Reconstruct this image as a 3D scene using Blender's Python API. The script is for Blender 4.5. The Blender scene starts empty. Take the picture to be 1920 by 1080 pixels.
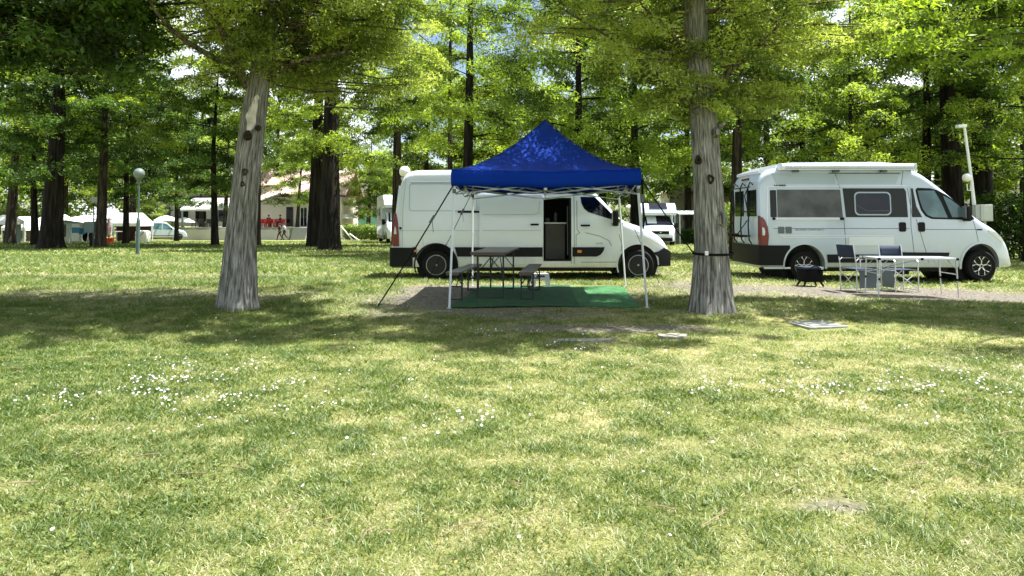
import bpy, bmesh, math, random
import numpy as np
from mathutils import Vector, Matrix
R = math.radians
PI = math.pi
SC = bpy.context.scene
COL = SC.collection
rnd = random.Random(7)

# ------------------------------------------------------------------ camera, world, sun, exposure
FPX, PU, PV, HV = 1340.0, 960.0, 360.0, 410.0     # focal length in photo pixels, principal point, horizon row
CAMZ = 1.37
PITCH = math.atan((HV - PV) / FPX)
cam_d = bpy.data.cameras.new('camera'); cam = bpy.data.objects.new('camera', cam_d); COL.objects.link(cam)
cam_d.sensor_width = 36; cam_d.lens = FPX / 1920 * 36; cam_d.shift_y = (PV - 540) / 1920
cam_d.clip_start = .05; cam_d.clip_end = 2000
cam.location = (0, 0, CAMZ); cam.rotation_euler = (PI / 2 + PITCH, 0, 0)
SC.camera = cam

SUN = Vector((.41, .10, 1.0)).normalized()         # direction towards the sun: high, from the right and slightly behind the vans
w = bpy.data.worlds.new('World'); SC.world = w; w.use_nodes = True
nt = w.node_tree; nt.nodes.clear()
sky = nt.nodes.new('ShaderNodeTexSky'); sky.sky_type = 'NISHITA'; sky.sun_disc = False
sky.sun_elevation = math.asin(SUN.z); sky.sun_rotation = math.atan2(SUN.x, SUN.y)
sky.dust_density = 1.2
bg = nt.nodes.new('ShaderNodeBackground'); bg.inputs['Strength'].default_value = .062
wo = nt.nodes.new('ShaderNodeOutputWorld')
# thin bright clouds in the sky itself
tc = nt.nodes.new('ShaderNodeTexCoord'); cn = nt.nodes.new('ShaderNodeTexNoise')
cn.inputs['Scale'].default_value = 3.2; cn.inputs['Detail'].default_value = 6
cr = nt.nodes.new('ShaderNodeValToRGB'); cr.color_ramp.elements[0].position = .46; cr.color_ramp.elements[1].position = .62
cm = nt.nodes.new('ShaderNodeMixRGB'); cm.inputs[2].default_value = (13, 13.4, 14, 1)
cmul = nt.nodes.new('ShaderNodeMath'); cmul.operation = 'MULTIPLY'; cmul.inputs[1].default_value = .8
nt.links.new(tc.outputs['Generated'], cn.inputs['Vector']); nt.links.new(cn.outputs['Fac'], cr.inputs[0])
nt.links.new(cr.outputs[0], cmul.inputs[0]); nt.links.new(cmul.outputs[0], cm.inputs[0])
nt.links.new(sky.outputs[0], cm.inputs[1]); nt.links.new(cm.outputs[0], bg.inputs[0]); nt.links.new(bg.outputs[0], wo.inputs[0])
sd = bpy.data.lights.new('sun', 'SUN'); sd.energy = 5.0; sd.angle = R(.55); sd.color = (1, .98, .94)
so = bpy.data.objects.new('sun', sd); COL.objects.link(so); so.location = SUN * 60
so.rotation_euler = SUN.to_track_quat('Z', 'Y').to_euler()
SC.view_settings.view_transform = 'Standard'; SC.view_settings.look = 'None'
SC.view_settings.exposure = 1.58; SC.view_settings.gamma = 1; SC.view_settings.use_curve_mapping = False
SC.render.film_transparent = False
SC.cycles.max_bounces = 7; SC.cycles.transparent_max_bounces = 6
SC.cycles.diffuse_bounces = 4; SC.cycles.glossy_bounces = 3; SC.cycles.transmission_bounces = 5
SC.cycles.use_denoising = True
SC.cycles.sample_clamp_indirect = 8

# ------------------------------------------------------------------ terrain and pixel -> place helpers
_zd = np.array([0, 9, 11, 14, 17.5, 22, 30, 45, 60, 76, 100, 160, 900.])
_zz = np.array([-.07, -.02, 0, .06, .06, .03, -.02, -.14, -.5, -.88, -1.0, -1.0, -1.0])
def zg(x, y):
    x = np.asarray(x, float); y = np.asarray(y, float)
    z = np.interp(y, _zd, _zz)
    z = z - .03 * np.clip(x - 3.2, 0, 6) * np.clip((y - 10) / 4, 0, 1)
    z = z + .018 * np.sin(x * .9 + 1.3) * np.sin(y * .7 + .4) + .010 * np.sin(x * 2.3 + y * 1.7)
    # low mound round the two near trunks
    for (tx, ty) in ((-4.1, 10.7), (3.0, 10.4)):
        z = z + .07 * np.exp(-((x - tx) ** 2 + (y - ty) ** 2) / .9)
    return z
def gz(x, y): return float(zg(x, y))
def ray(u, v):
    a, b = (u - PU) / FPX, (PV - v) / FPX
    return Vector((a, math.cos(PITCH) - math.sin(PITCH) * b, math.sin(PITCH) + math.cos(PITCH) * b))
def at(u, v, D):
    d = ray(u, v); return Vector((0, 0, CAMZ)) + d * (D / d.y)
def gp(u, v):
    d = ray(u, v); t = 1.0
    for i in range(6000):
        p = Vector((0, 0, CAMZ)) + d * t
        if p.z < gz(p.x, p.y): break
        t *= 1.004
    return Vector((p.x, p.y, gz(p.x, p.y)))
_g = np.random.default_rng(5)
_lat = _g.random((64, 64))
def vnoise(x, y):
    x = np.asarray(x, float) % 64; y = np.asarray(y, float) % 64
    xi = np.floor(x).astype(int); yi = np.floor(y).astype(int); fx = x - xi; fy = y - yi
    fx = fx * fx * (3 - 2 * fx); fy = fy * fy * (3 - 2 * fy)
    a = _lat[xi % 64, yi % 64]; b = _lat[(xi + 1) % 64, yi % 64]; c = _lat[xi % 64, (yi + 1) % 64]; d = _lat[(xi + 1) % 64, (yi + 1) % 64]
    return (a * (1 - fx) + b * fx) * (1 - fy) + (c * (1 - fx) + d * fx) * fy
def fbm(x, y, n=4):
    s = 0; a = .5
    for i in range(n):
        s = s + a * vnoise(x * 2 ** i + 11 * i, y * 2 ** i + 7 * i); a *= .5
    return s / (1 - .5 ** n)
def bare(x, y):
    """0..1 how bare the ground is: the gravel strip of the pitches, worn spots"""
    x = np.asarray(x, float); y = np.asarray(y, float)
    n = fbm(x * .8, y * .8) - .5; n2 = fbm(x * 3.1 + 5, y * 3.1) - .5
    def ell(cx, cy, rx, ry, soft=.25):
        d = np.sqrt(((x - cx) / rx) ** 2 + ((y - cy) / ry) ** 2) + n * .9 + n2 * .5
        return np.clip((1 - d) / soft + .5, 0, 1)
    m = ell(-.1, 12.3, 2.5, 2.1, .55)
    m = np.maximum(m, .62 * ell(-7.0, 12.6, 4.2, 1.1, .8))
    m = np.maximum(m, ell(7.6, 13.6, 4.6, 1.5, .7))
    m = np.maximum(m, .8 * ell(13.5, 12.3, 4, 1.2, .5))
    m = np.maximum(m, .9 * ell(1.2, 9.05, 1.2, .28, .5))
    m = np.maximum(m, .8 * ell(7.4, 9.3, .8, .22, .6))
    m = np.maximum(m, .9 * ell(1.60, 3.60, .20, .09, .8))
    m = np.maximum(m, .5 * ell(-12, 21, 9, .7, .8))
    m = np.maximum(m, .6 * ell(-9, 16.6, 6, .5, .8))
    m = np.maximum(m, .5 * ell(5.5, 17.6, 3, .9, .8))
    m = np.maximum(m, .35 * ell(-4.1, 10.9, .7, .6, .6))
    m = np.maximum(m, .35 * ell(3.0, 10.6, .7, .5, .6))
    return m

# ------------------------------------------------------------------ object helpers
def tag(o, label=None, cat=None, group=None, kind=None):
    if label: o['label'] = label
    if cat: o['category'] = cat
    if group: o['group'] = group
    if kind: o['kind'] = kind
    return o
def empty(name, loc, rz=0, label=None, cat=None, group=None):
    o = bpy.data.objects.new(name, None); COL.objects.link(o); o.location = loc; o.rotation_euler = (0, 0, rz)
    o.empty_display_size = .2
    return tag(o, label, cat, group)
def copy_tree(o, parent=None):
    c = o.copy(); COL.objects.link(c)
    if parent is not None: c.parent = parent
    for ch in list(o.children): copy_tree(ch, c)
    return c
def link_mesh(name, me, mat, parent=None, smooth=False):
    o = bpy.data.objects.new(name, me); COL.objects.link(o)
    if mat is not None: me.materials.append(mat)
    if smooth: me.polygons.foreach_set('use_smooth', [True] * len(me.polygons))
    if parent is not None: o.parent = parent
    return o
class MB:
    def __init__(s): s.v = []; s.f = []
    def add(s, vs, fs):
        b = len(s.v); s.v += [tuple(p) for p in vs]; s.f += [tuple(i + b for i in f) for f in fs]; return s
    def box(s, c, d, rz=0, rx=0, ry=0, bev=0):
        c = Vector(c); hx, hy, hz = d[0] / 2, d[1] / 2, d[2] / 2
        M = Matrix.Rotation(rz, 3, 'Z') @ Matrix.Rotation(ry, 3, 'Y') @ Matrix.Rotation(rx, 3, 'X')
        if bev <= 0:
            vs = [M @ Vector((x, y, z)) + c for z in (-hz, hz) for x, y in ((-hx, -hy), (hx, -hy), (hx, hy), (-hx, hy))]
            return s.add(vs, [(3, 2, 1, 0), (4, 5, 6, 7), (0, 1, 5, 4), (1, 2, 6, 5), (2, 3, 7, 6), (3, 0, 4, 7)])
        b = min(bev, hx * .98, hy * .98, hz * .98)
        bm = bmesh.new(); bmesh.ops.create_cube(bm, size=1)
        for v in bm.verts: v.co = Vector((v.co.x * 2 * hx, v.co.y * 2 * hy, v.co.z * 2 * hz))
        bmesh.ops.bevel(bm, geom=bm.edges[:], offset=b, segments=2, affect='EDGES', profile=.6)
        vs = [M @ v.co + c for v in bm.verts]; bm.verts.index_update()
        fs = [[v.index for v in f.verts] for f in bm.faces]; bm.free()
        return s.add(vs, fs)
    def tube(s, pts, r, n=8, cap=True):
        pts = [Vector(p) for p in pts]
        rs = r if isinstance(r, (list, tuple)) else [r] * len(pts)
        b = []; prev = None
        for i, p in enumerate(pts):
            t = (pts[min(i + 1, len(pts) - 1)] - pts[max(i - 1, 0)]).normalized()
            if prev is None:
                a = Vector((0, 0, 1)) if abs(t.z) < .9 else Vector((1, 0, 0)); u = t.cross(a).normalized()
            else: u = (prev - t * prev.dot(t)).normalized()
            prev = u; v = t.cross(u)
            b += [p + (u * math.cos(2 * PI * k / n) + v * math.sin(2 * PI * k / n)) * rs[i] for k in range(n)]
        fs = [(i * n + k, i * n + (k + 1) % n, (i + 1) * n + (k + 1) % n, (i + 1) * n + k) for i in range(len(pts) - 1) for k in range(n)]
        if cap: fs += [tuple(range(n))[::-1], tuple((len(pts) - 1) * n + k for k in range(n))]
        return s.add(b, fs)
    def lathe(s, prof, n=24, c=(0, 0, 0), axis='Z', close=False):
        c = Vector(c); vs = []
        for (r, h) in prof:
            for k in range(n):
                a = 2 * PI * k / n; x, y = r * math.cos(a), r * math.sin(a)
                vs.append(c + (Vector((x, y, h)) if axis == 'Z' else Vector((x, h, y)) if axis == 'Y' else Vector((h, x, y))))
        m = len(prof)
        fs = [(i * n + k, i * n + (k + 1) % n, (i + 1) * n + (k + 1) % n, (i + 1) * n + k) for i in range(m - 1) for k in range(n)]
        if close: fs += [((m - 1) * n + k, (m - 1) * n + (k + 1) % n, (k + 1) % n, k) for k in range(n)]
        else: fs += [tuple(range(n))[::-1], tuple((m - 1) * n + k for k in range(n))]
        return s.add(vs, fs)
    def sphere(s, c, r, n=16, m=10, sq=(1, 1, 1)):
        prof = [(math.sin(PI * i / m) * r + 1e-5, -math.cos(PI * i / m) * r) for i in range(m + 1)]
        b = MB().lathe(prof, n)
        return s.add([(v[0] * sq[0] + c[0], v[1] * sq[1] + c[1], v[2] * sq[2] + c[2]) for v in b.v], b.f)
    def prism(s, poly, y0, y1, axis='Y'):
        n = len(poly)
        def P(a, b, h): return (a, h, b) if axis == 'Y' else (h, a, b) if axis == 'X' else (a, b, h)
        vs = [P(a, b, y0) for a, b in poly] + [P(a, b, y1) for a, b in poly]
        return s.add(vs, [tuple(range(n)), tuple(range(2 * n - 1, n - 1, -1))] + [(i, i + n, (i + 1) % n + n, (i + 1) % n) for i in range(n)])
    def sheet(s, vs): return s.add(vs, [tuple(range(len(vs)))])
    def xform(s, M): s.v = [tuple(M @ Vector(p)) for p in s.v]; return s
    def build(s, name, mat, parent=None, smooth=False):
        me = bpy.data.meshes.new(name); me.from_pydata(s.v, [], s.f)
        bm = bmesh.new(); bm.from_mesh(me); bmesh.ops.recalc_face_normals(bm, faces=bm.faces[:]); bm.to_mesh(me); bm.free()
        o = link_mesh(name, me, mat, parent)
        if smooth: me.shade_smooth() if hasattr(me, 'shade_smooth') else None; smooth and me.set_sharp_from_angle(angle=R(38))
        return o

# ------------------------------------------------------------------ materials
def N(nt, t, **k):
    n = nt.nodes.new(t)
    for a, b in k.items():
        if a in n.inputs.keys() if isinstance(a, str) else False: n.inputs[a].default_value = b
        else: setattr(n, a, b)
    return n
def mat(name, col, rough=.5, metal=0, coat=0, bump=0, bscale=30, var=0, vscale=6, coltwo=None, spec=.5, trans=0, emis=None):
    m = bpy.data.materials.new(name); m.use_nodes = True; t = m.node_tree; p = t.nodes['Principled BSDF']
    p.inputs['Base Color'].default_value = (*col, 1); p.inputs['Roughness'].default_value = rough
    p.inputs['Metallic'].default_value = metal; p.inputs['Coat Weight'].default_value = coat; p.inputs['Coat Roughness'].default_value = .06
    p.inputs['Specular IOR Level'].default_value = spec
    tc = t.nodes.new('ShaderNodeTexCoord')
    if var or coltwo:
        n = t.nodes.new('ShaderNodeTexNoise'); n.inputs['Scale'].default_value = vscale; n.inputs['Detail'].default_value = 5
        r = t.nodes.new('ShaderNodeValToRGB'); r.color_ramp.elements[0].position = .35; r.color_ramp.elements[1].position = .68
        c2 = coltwo or tuple(c * (1 - var) for c in col)
        r.color_ramp.elements[0].color = (*c2, 1); r.color_ramp.elements[1].color = (*col, 1)
        t.links.new(tc.outputs['Object'], n.inputs['Vector']); t.links.new(n.outputs['Fac'], r.inputs[0]); t.links.new(r.outputs[0], p.inputs['Base Color'])
    if bump:
        n = t.nodes.new('ShaderNodeTexNoise'); n.inputs['Scale'].default_value = bscale; n.inputs['Detail'].default_value = 4
        b = t.nodes.new('ShaderNodeBump'); b.inputs['Strength'].default_value = bump; b.inputs['Distance'].default_value = .01
        t.links.new(tc.outputs['Object'], n.inputs['Vector']); t.links.new(n.outputs['Fac'], b.inputs['Height']); t.links.new(b.outputs[0], p.inputs['Normal'])
    if emis:
        p.inputs['Emission Color'].default_value = (*emis[:3], 1); p.inputs['Emission Strength'].default_value = emis[3]
    return m
def leaf_mat(name, c_dark, c_light, trans=.45, gloss=.12):
    m = bpy.data.materials.new(name); m.use_nodes = True; t = m.node_tree; t.nodes.clear()
    out = t.nodes.new('ShaderNodeOutputMaterial')
    a = t.nodes.new('ShaderNodeAttribute'); a.attribute_name = 'rnd'
    r = t.nodes.new('ShaderNodeValToRGB'); r.color_ramp.elements[0].color = (*c_dark, 1); r.color_ramp.elements[1].color = (*c_light, 1)
    t.links.new(a.outputs['Fac'], r.inputs[0])
    d = t.nodes.new('ShaderNodeBsdfDiffuse'); tr = t.nodes.new('ShaderNodeBsdfTranslucent')
    hs = t.nodes.new('ShaderNodeHueSaturation'); hs.inputs['Saturation'].default_value = 1.12; hs.inputs['Value'].default_value = 1.35; hs.inputs['Hue'].default_value = .492
    t.links.new(r.outputs[0], d.inputs[0]); t.links.new(r.outputs[0], hs.inputs['Color']); t.links.new(hs.outputs[0], tr.inputs[0])
    mx = t.nodes.new('ShaderNodeMixShader'); mx.inputs[0].default_value = trans
    t.links.new(d.outputs[0], mx.inputs[1]); t.links.new(tr.outputs[0], mx.inputs[2])
    g = t.nodes.new('ShaderNodeBsdfGlossy'); g.inputs['Roughness'].default_value = .5; g.inputs[0].default_value = (.9, .95, .8, 1)
    m2 = t.nodes.new('ShaderNodeMixShader'); m2.inputs[0].default_value = gloss
    t.links.new(mx.outputs[0], m2.inputs[1]); t.links.new(g.outputs[0], m2.inputs[2]); t.links.new(m2.outputs[0], out.inputs[0])
    return m
def bark_mat(name, c1, c2, scale=1.0, dist=.03, wrapped=False):
    m = bpy.data.materials.new(name); m.use_nodes = True; t = m.node_tree; p = t.nodes['Principled BSDF']
    p.inputs['Roughness'].default_value = .9; p.inputs['Specular IOR Level'].default_value = .2
    tc = t.nodes.new('ShaderNodeTexCoord'); mp = t.nodes.new('ShaderNodeMapping'); mp.inputs['Scale'].default_value = (1, 1, .085)
    src = tc.outputs['Object']
    if wrapped: at_ = t.nodes.new('ShaderNodeAttribute'); at_.attribute_name = 'bark'; src = at_.outputs['Vector']
    n = t.nodes.new('ShaderNodeTexNoise'); n.inputs['Scale'].default_value = 17 * scale; n.inputs['Detail'].default_value = 7; n.inputs['Roughness'].default_value = .62
    n2 = t.nodes.new('ShaderNodeTexNoise'); n2.inputs['Scale'].default_value = 1.6
    r = t.nodes.new('ShaderNodeValToRGB'); e = r.color_ramp.elements
    e[0].position = .36; e[0].color = (*[c * .28 for c in c1], 1); e[1].position = .66; e[1].color = (*c2, 1)
    k = e.new(.48); k.color = (*c1, 1)
    mx = t.nodes.new('ShaderNodeMixRGB'); mx.blend_type = 'MULTIPLY'; mx.inputs[0].default_value = .5
    r2 = t.nodes.new('ShaderNodeValToRGB'); r2.color_ramp.elements[0].color = (.55, .56, .5, 1); r2.color_ramp.elements[1].color = (1, 1, 1, 1)
    r2.color_ramp.elements[0].position = .35; r2.color_ramp.elements[1].position = .6
    b = t.nodes.new('ShaderNodeBump'); b.inputs['Strength'].default_value = .9; b.inputs['Distance'].default_value = dist
    t.links.new(src, mp.inputs[0]); t.links.new(mp.outputs[0], n.inputs['Vector']); t.links.new(tc.outputs['Object'], n2.inputs['Vector'])
    t.links.new(n.outputs['Fac'], r.inputs[0]); t.links.new(n2.outputs['Fac'], r2.inputs[0])
    t.links.new(r.outputs[0], mx.inputs[1]); t.links.new(r2.outputs[0], mx.inputs[2]); t.links.new(mx.outputs[0], p.inputs['Base Color'])
    t.links.new(n.outputs['Fac'], b.inputs['Height']); t.links.new(b.outputs[0], p.inputs['Normal'])
    return m
M = {}
M['paint'] = mat('white_paint', (.73, .79, .90), .28, coat=.8, var=.03, vscale=2)
M['paint2'] = mat('van_white_paint', (.56, .645, .77), .26, coat=.8, var=.04, vscale=2)
M['black'] = mat('black_plastic', (.005, .005, .006), .55, bump=.2, bscale=120, spec=.22)
M['seam'] = mat('seam_shadow_gap', (.05, .055, .06), .6)
M['trimgrey'] = mat('grey_plastic', (.09, .095, .1), .45)
M['inside'] = mat('dark_interior', (.010, .010, .011), .8)
M['cabinet'] = mat('grey_cabinet', (.075, .07, .062), .6, var=.2, vscale=4)
M['tyre'] = mat('rubber', (.007, .007, .008), .8, bump=.3, bscale=90, spec=.2)
M['steel'] = mat('dull_steel', (.008, .008, .010), .4, spec=.3)
M['rimring'] = mat('rim_ring', (.35, .36, .38), .35, metal=.6)
M['alloy'] = mat('alloy', (.6, .6, .62), .25, metal=.9)
M['alu'] = mat('aluminium_tube', (.62, .65, .68), .35, metal=.55)
M['alud'] = mat('aluminium_white', (.70, .73, .76), .4, metal=.2)
M['glass'] = mat('dark_glass', (.003, .005, .012), .05, spec=.35)
M['glassb'] = mat('blind_behind_glass', (.13, .25, .28), .08, spec=.6, coltwo=(.05, .10, .12), vscale=1.6)
M['panel'] = mat('grey_window_foil', (.13, .135, .145), .35, coltwo=(.055, .058, .065), vscale=2.2, spec=.35)
M['paneld'] = mat('dark_grey_window_foil', (.022, .024, .027), .4, spec=.3)
M['silver'] = mat('pale_silver_paint', (.40, .48, .55), .3, coat=.6)
M['red'] = mat('tail_light_red', (.15, .001, .002), .25, coat=.25)
M['lampwhite'] = mat('lamp_lens', (.62, .64, .66), .12, coat=1)
M['orange'] = mat('orange_lens', (.6, .2, .03), .2)
M['blue'] = mat('blue_polyester', (.001, .036, .34), .7, bump=.8, bscale=3.2, var=.12, vscale=1.5, spec=.12)
M['strap'] = mat('black_webbing', (.005, .005, .006), .85, spec=.15)
M['wood'] = mat('brown_table_wood', (.060, .044, .034), .45, var=.45, vscale=9, coat=.15)
M['wooded'] = mat('raw_wood_edge', (.09, .065, .045), .7)
M['bench'] = mat('green_metal_leg', (.010, .013, .011), .5)
M['white'] = mat('white_plastic', (.75, .76, .76), .4)
M['globe'] = mat('opal_globe', (.80, .79, .76), .3, coat=.5)
M['globeg'] = mat('grey_opal_globe', (.13, .17, .16), .35, coat=.2)
M['polegreen'] = mat('green_lamp_paint', (.07, .12, .11), .5, var=.2)
M['polegrey'] = mat('galvanised_pole', (.38, .40, .40), .5)
M['navy'] = mat('navy_canvas', (.012, .024, .055), .8, bump=.3, bscale=300)
M['greycloth'] = mat('grey_mesh_cloth', (.13, .155, .165), .8, bump=.3, bscale=300)
M['tabletop'] = mat('grey_table_slats', (.30, .33, .33), .5)
M['concrete'] = mat('concrete', (.31, .32, .29), .85, var=.35, vscale=14, bump=.4, bscale=60)
M['stone'] = mat('worn_flagstone', (.36, .33, .27), .9, var=.4, vscale=14, bump=.5, bscale=50)
M['wall'] = mat('cream_render_wall', (.62, .56, .49), .85, var=.08, vscale=1)
M['wallp'] = mat('pale_wall', (.55, .52, .50), .85, var=.1, vscale=1)
M['turq'] = mat('turquoise_wall', (.22, .47, .42), .8)
M['awnw'] = mat('white_canvas', (.80, .79, .76), .8)
M['awng'] = mat('grey_caravan_side', (.30, .35, .34), .5, var=.15, vscale=2)
M['redpl'] = mat('red_plastic_chair', (.60, .02, .015), .4)
M['darkred'] = mat('dark_red_cloth', (.05, .016, .014), .8)
M['winframe'] = mat('dark_frame', (.05, .045, .04), .5)
M['boxgreen'] = mat('green_cabinet', (.17, .24, .22), .5)
M['cream'] = mat('cream_box', (.52, .54, .50), .5, var=.1)
M['skin'] = mat('skin', (.42, .24, .17), .6)
M['hair'] = mat('dark_hair', (.02, .014, .010), .7)
M['clothdark'] = mat('dark_clothes', (.015, .016, .022), .85)
M['clothblue'] = mat('pale_blue_shirt', (.25, .33, .42), .85)
M['clothwhite'] = mat('white_shirt', (.6, .6, .58), .85)
M['denim'] = mat('dark_denim', (.03, .04, .07), .85)
M['bluecloth'] = mat('bright_blue_cloth', (.05, .20, .30), .8)
M['timber'] = mat('timber_post', (.20, .14, .09), .85, var=.3)
M['leaf_bright'] = leaf_mat('leaf_feathery', (.026, .060, .008), (.40, .52, .085), .58, .03)
def let_light_through(m, col, fac):
    t = m.node_tree; p = t.nodes['Principled BSDF']; o = [n for n in t.nodes if n.type == 'OUTPUT_MATERIAL'][0]
    tr = t.nodes.new('ShaderNodeBsdfTranslucent'); tr.inputs[0].default_value = (*col, 1); mx = t.nodes.new('ShaderNodeMixShader'); mx.inputs[0].default_value = fac
    t.links.new(p.outputs[0], mx.inputs[1]); t.links.new(tr.outputs[0], mx.inputs[2]); t.links.new(mx.outputs[0], o.inputs[0])
let_light_through(M['blue'], (.003, .05, .42), .22)
def road_dirt(m, z0=.25, z1=.95, amt=.45):
    """a film of dust and splashes low on the body, patchy higher up"""
    t = m.node_tree; p = t.nodes['Principled BSDF']; src = p.inputs['Base Color'].links[0].from_socket
    tc = t.nodes.new('ShaderNodeTexCoord'); sp = t.nodes.new('ShaderNodeSeparateXYZ'); mr = t.nodes.new('ShaderNodeMapRange'); mr.inputs[1].default_value = z0; mr.inputs[2].default_value = z1; mr.inputs[3].default_value = 1; mr.inputs[4].default_value = .06
    n = t.nodes.new('ShaderNodeTexNoise'); n.inputs['Scale'].default_value = 5; n.inputs['Detail'].default_value = 8; n.inputs['Roughness'].default_value = .7
    mp = t.nodes.new('ShaderNodeMapping'); mp.inputs['Scale'].default_value = (1, 1, .35)
    r = t.nodes.new('ShaderNodeMath'); r.operation = 'MULTIPLY'; r2 = t.nodes.new('ShaderNodeMath'); r2.operation = 'MULTIPLY'; r2.inputs[1].default_value = amt * 2
    t.links.new(tc.outputs['Object'], sp.inputs[0]); t.links.new(sp.outputs[2], mr.inputs[0]); t.links.new(tc.outputs['Object'], mp.inputs[0]); t.links.new(mp.outputs[0], n.inputs['Vector'])
    t.links.new(mr.outputs[0], r.inputs[0]); t.links.new(n.outputs['Fac'], r.inputs[1]); t.links.new(r.outputs[0], r2.inputs[0])
    mx = t.nodes.new('ShaderNodeMixRGB'); mx.inputs[2].default_value = (.30, .27, .22, 1); t.links.new(r2.outputs[0], mx.inputs[0]); t.links.new(src, mx.inputs[1]); t.links.new(mx.outputs[0], p.inputs['Base Color'])
road_dirt(M['paint']); road_dirt(M['paint2'])
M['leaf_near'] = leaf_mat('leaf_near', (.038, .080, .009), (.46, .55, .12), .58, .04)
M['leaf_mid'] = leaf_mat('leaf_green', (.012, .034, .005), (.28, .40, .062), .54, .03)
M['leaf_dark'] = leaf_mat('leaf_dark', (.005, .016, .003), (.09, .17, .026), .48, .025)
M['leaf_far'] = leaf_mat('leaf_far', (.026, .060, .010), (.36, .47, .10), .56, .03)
M['bark_near'] = bark_mat('bark_grey_ridged', (.20, .190, .165), (.43, .415, .37), 2.4, .03, True)
M['bark_stub'] = bark_mat('bark_stub', (.17, .16, .14), (.42, .40, .35), 1.2)
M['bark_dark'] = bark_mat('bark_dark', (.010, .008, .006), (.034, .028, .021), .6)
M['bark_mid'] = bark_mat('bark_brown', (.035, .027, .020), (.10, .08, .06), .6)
M['bark_pale'] = bark_mat('bark_pale_patchy', (.16, .14, .10), (.42, .38, .29), .35)
M['bark_limb'] = bark_mat('bark_limb', (.09, .07, .05), (.24, .20, .14), 1.2)
# ------------------------------------------------------------------ ground
def ground_mat():
    m = bpy.data.materials.new('lawn_and_bare_earth'); m.use_nodes = True; t = m.node_tree; p = t.nodes['Principled BSDF']
    p.inputs['Roughness'].default_value = .95; p.inputs['Specular IOR Level'].default_value = .1
    tc = t.nodes.new('ShaderNodeTexCoord')
    def noise(s, d=5, rg=.6):
        n = t.nodes.new('ShaderNodeTexNoise'); n.inputs['Scale'].default_value = s; n.inputs['Detail'].default_value = d; n.inputs['Roughness'].default_value = rg
        t.links.new(tc.outputs['Object'], n.inputs['Vector']); return n
    def ramp(src, els):
        r = t.nodes.new('ShaderNodeValToRGB'); e = r.color_ramp.elements
        e[0].position, e[0].color = els[0][0], (*els[0][1], 1); e[1].position, e[1].color = els[-1][0], (*els[-1][1], 1)
        for q, c in els[1:-1]: k = e.new(q); k.color = (*c, 1)
        t.links.new(src, r.inputs[0]); return r
    grass = ramp(noise(.55, 8, .75).outputs['Fac'], [(.33, (.07, .10, .02)), (.48, (.18, .20, .055)), (.62, (.32, .29, .13))])
    fine = ramp(noise(28, 6, .8).outputs['Fac'], [(.30, (.35, .35, .33)), (.62, (1.25, 1.25, 1.2))])
    g2 = t.nodes.new('ShaderNodeMixRGB'); g2.blend_type = 'MULTIPLY'; g2.inputs[0].default_value = .8
    t.links.new(grass.outputs[0], g2.inputs[1]); t.links.new(fine.outputs[0], g2.inputs[2])
    dirt = ramp(noise(22, 8, .8).outputs['Fac'], [(.34, (.05, .044, .034)), (.5, (.15, .135, .108)), (.66, (.33, .30, .25))])
    a = t.nodes.new('ShaderNodeAttribute'); a.attribute_name = 'bare'
    mx = t.nodes.new('ShaderNodeMixRGB'); t.links.new(a.outputs['Fac'], mx.inputs[0])
    t.links.new(g2.outputs[0], mx.inputs[1]); t.links.new(dirt.outputs[0], mx.inputs[2]); t.links.new(mx.outputs[0], p.inputs['Base Color'])
    b = t.nodes.new('ShaderNodeBump'); b.inputs['Strength'].default_value = .8; b.inputs['Distance'].default_value = .03
    t.links.new(noise(45, 6, .7).outputs['Fac'], b.inputs['Height']); t.links.new(b.outputs[0], p.inputs['Normal'])
    return m
M['ground'] = ground_mat()
def build_ground():
    xs = np.unique(np.concatenate([np.linspace(-13, 17, 260), np.linspace(-60, 60, 121), np.array([-900, -500, -260, -150, -100, -80, 80, 100, 150, 260, 500, 900.])]))
    ys = np.unique(np.concatenate([np.linspace(-6, 19, 210), np.linspace(19, 60, 90), np.linspace(60, 110, 30), np.array([-300, -120, -50, -20, 140, 200, 320, 500, 900.])]))
    X, Y = np.meshgrid(xs, ys); Z = zg(X, Y); nx, ny = len(xs), len(ys)
    co = np.stack([X, Y, Z], -1).reshape(-1, 3)
    i = np.arange(ny - 1)[:, None] * nx + np.arange(nx - 1)[None]
    f = np.stack([i, i + 1, i + nx + 1, i + nx], -1).reshape(-1, 4)
    me = bpy.data.meshes.new('ground'); quick_mesh(me, co, f)
    at_ = me.attributes.new('bare', 'FLOAT', 'POINT'); at_.data.foreach_set('value', bare(X, Y).reshape(-1).astype(np.float32))
    o = link_mesh('ground', me, M['ground'], smooth=True); tag(o, kind='structure')
def quick_mesh(me, co, f):
    k = f.shape[1]
    me.vertices.add(len(co)); me.vertices.foreach_set('co', np.ascontiguousarray(co, dtype=np.float32).ravel())
    me.loops.add(f.size); me.loops.foreach_set('vertex_index', np.ascontiguousarray(f, dtype=np.int32).ravel())
    me.polygons.add(len(f)); me.polygons.foreach_set('loop_start', np.arange(0, f.size, k, dtype=np.int32))
    me.update(calc_edges=True)
def add_rnd(me, vals): 
    a = me.attributes.new('rnd', 'FLOAT', 'FACE'); a.data.foreach_set('value', np.ascontiguousarray(vals, dtype=np.float32))
build_ground()

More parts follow.
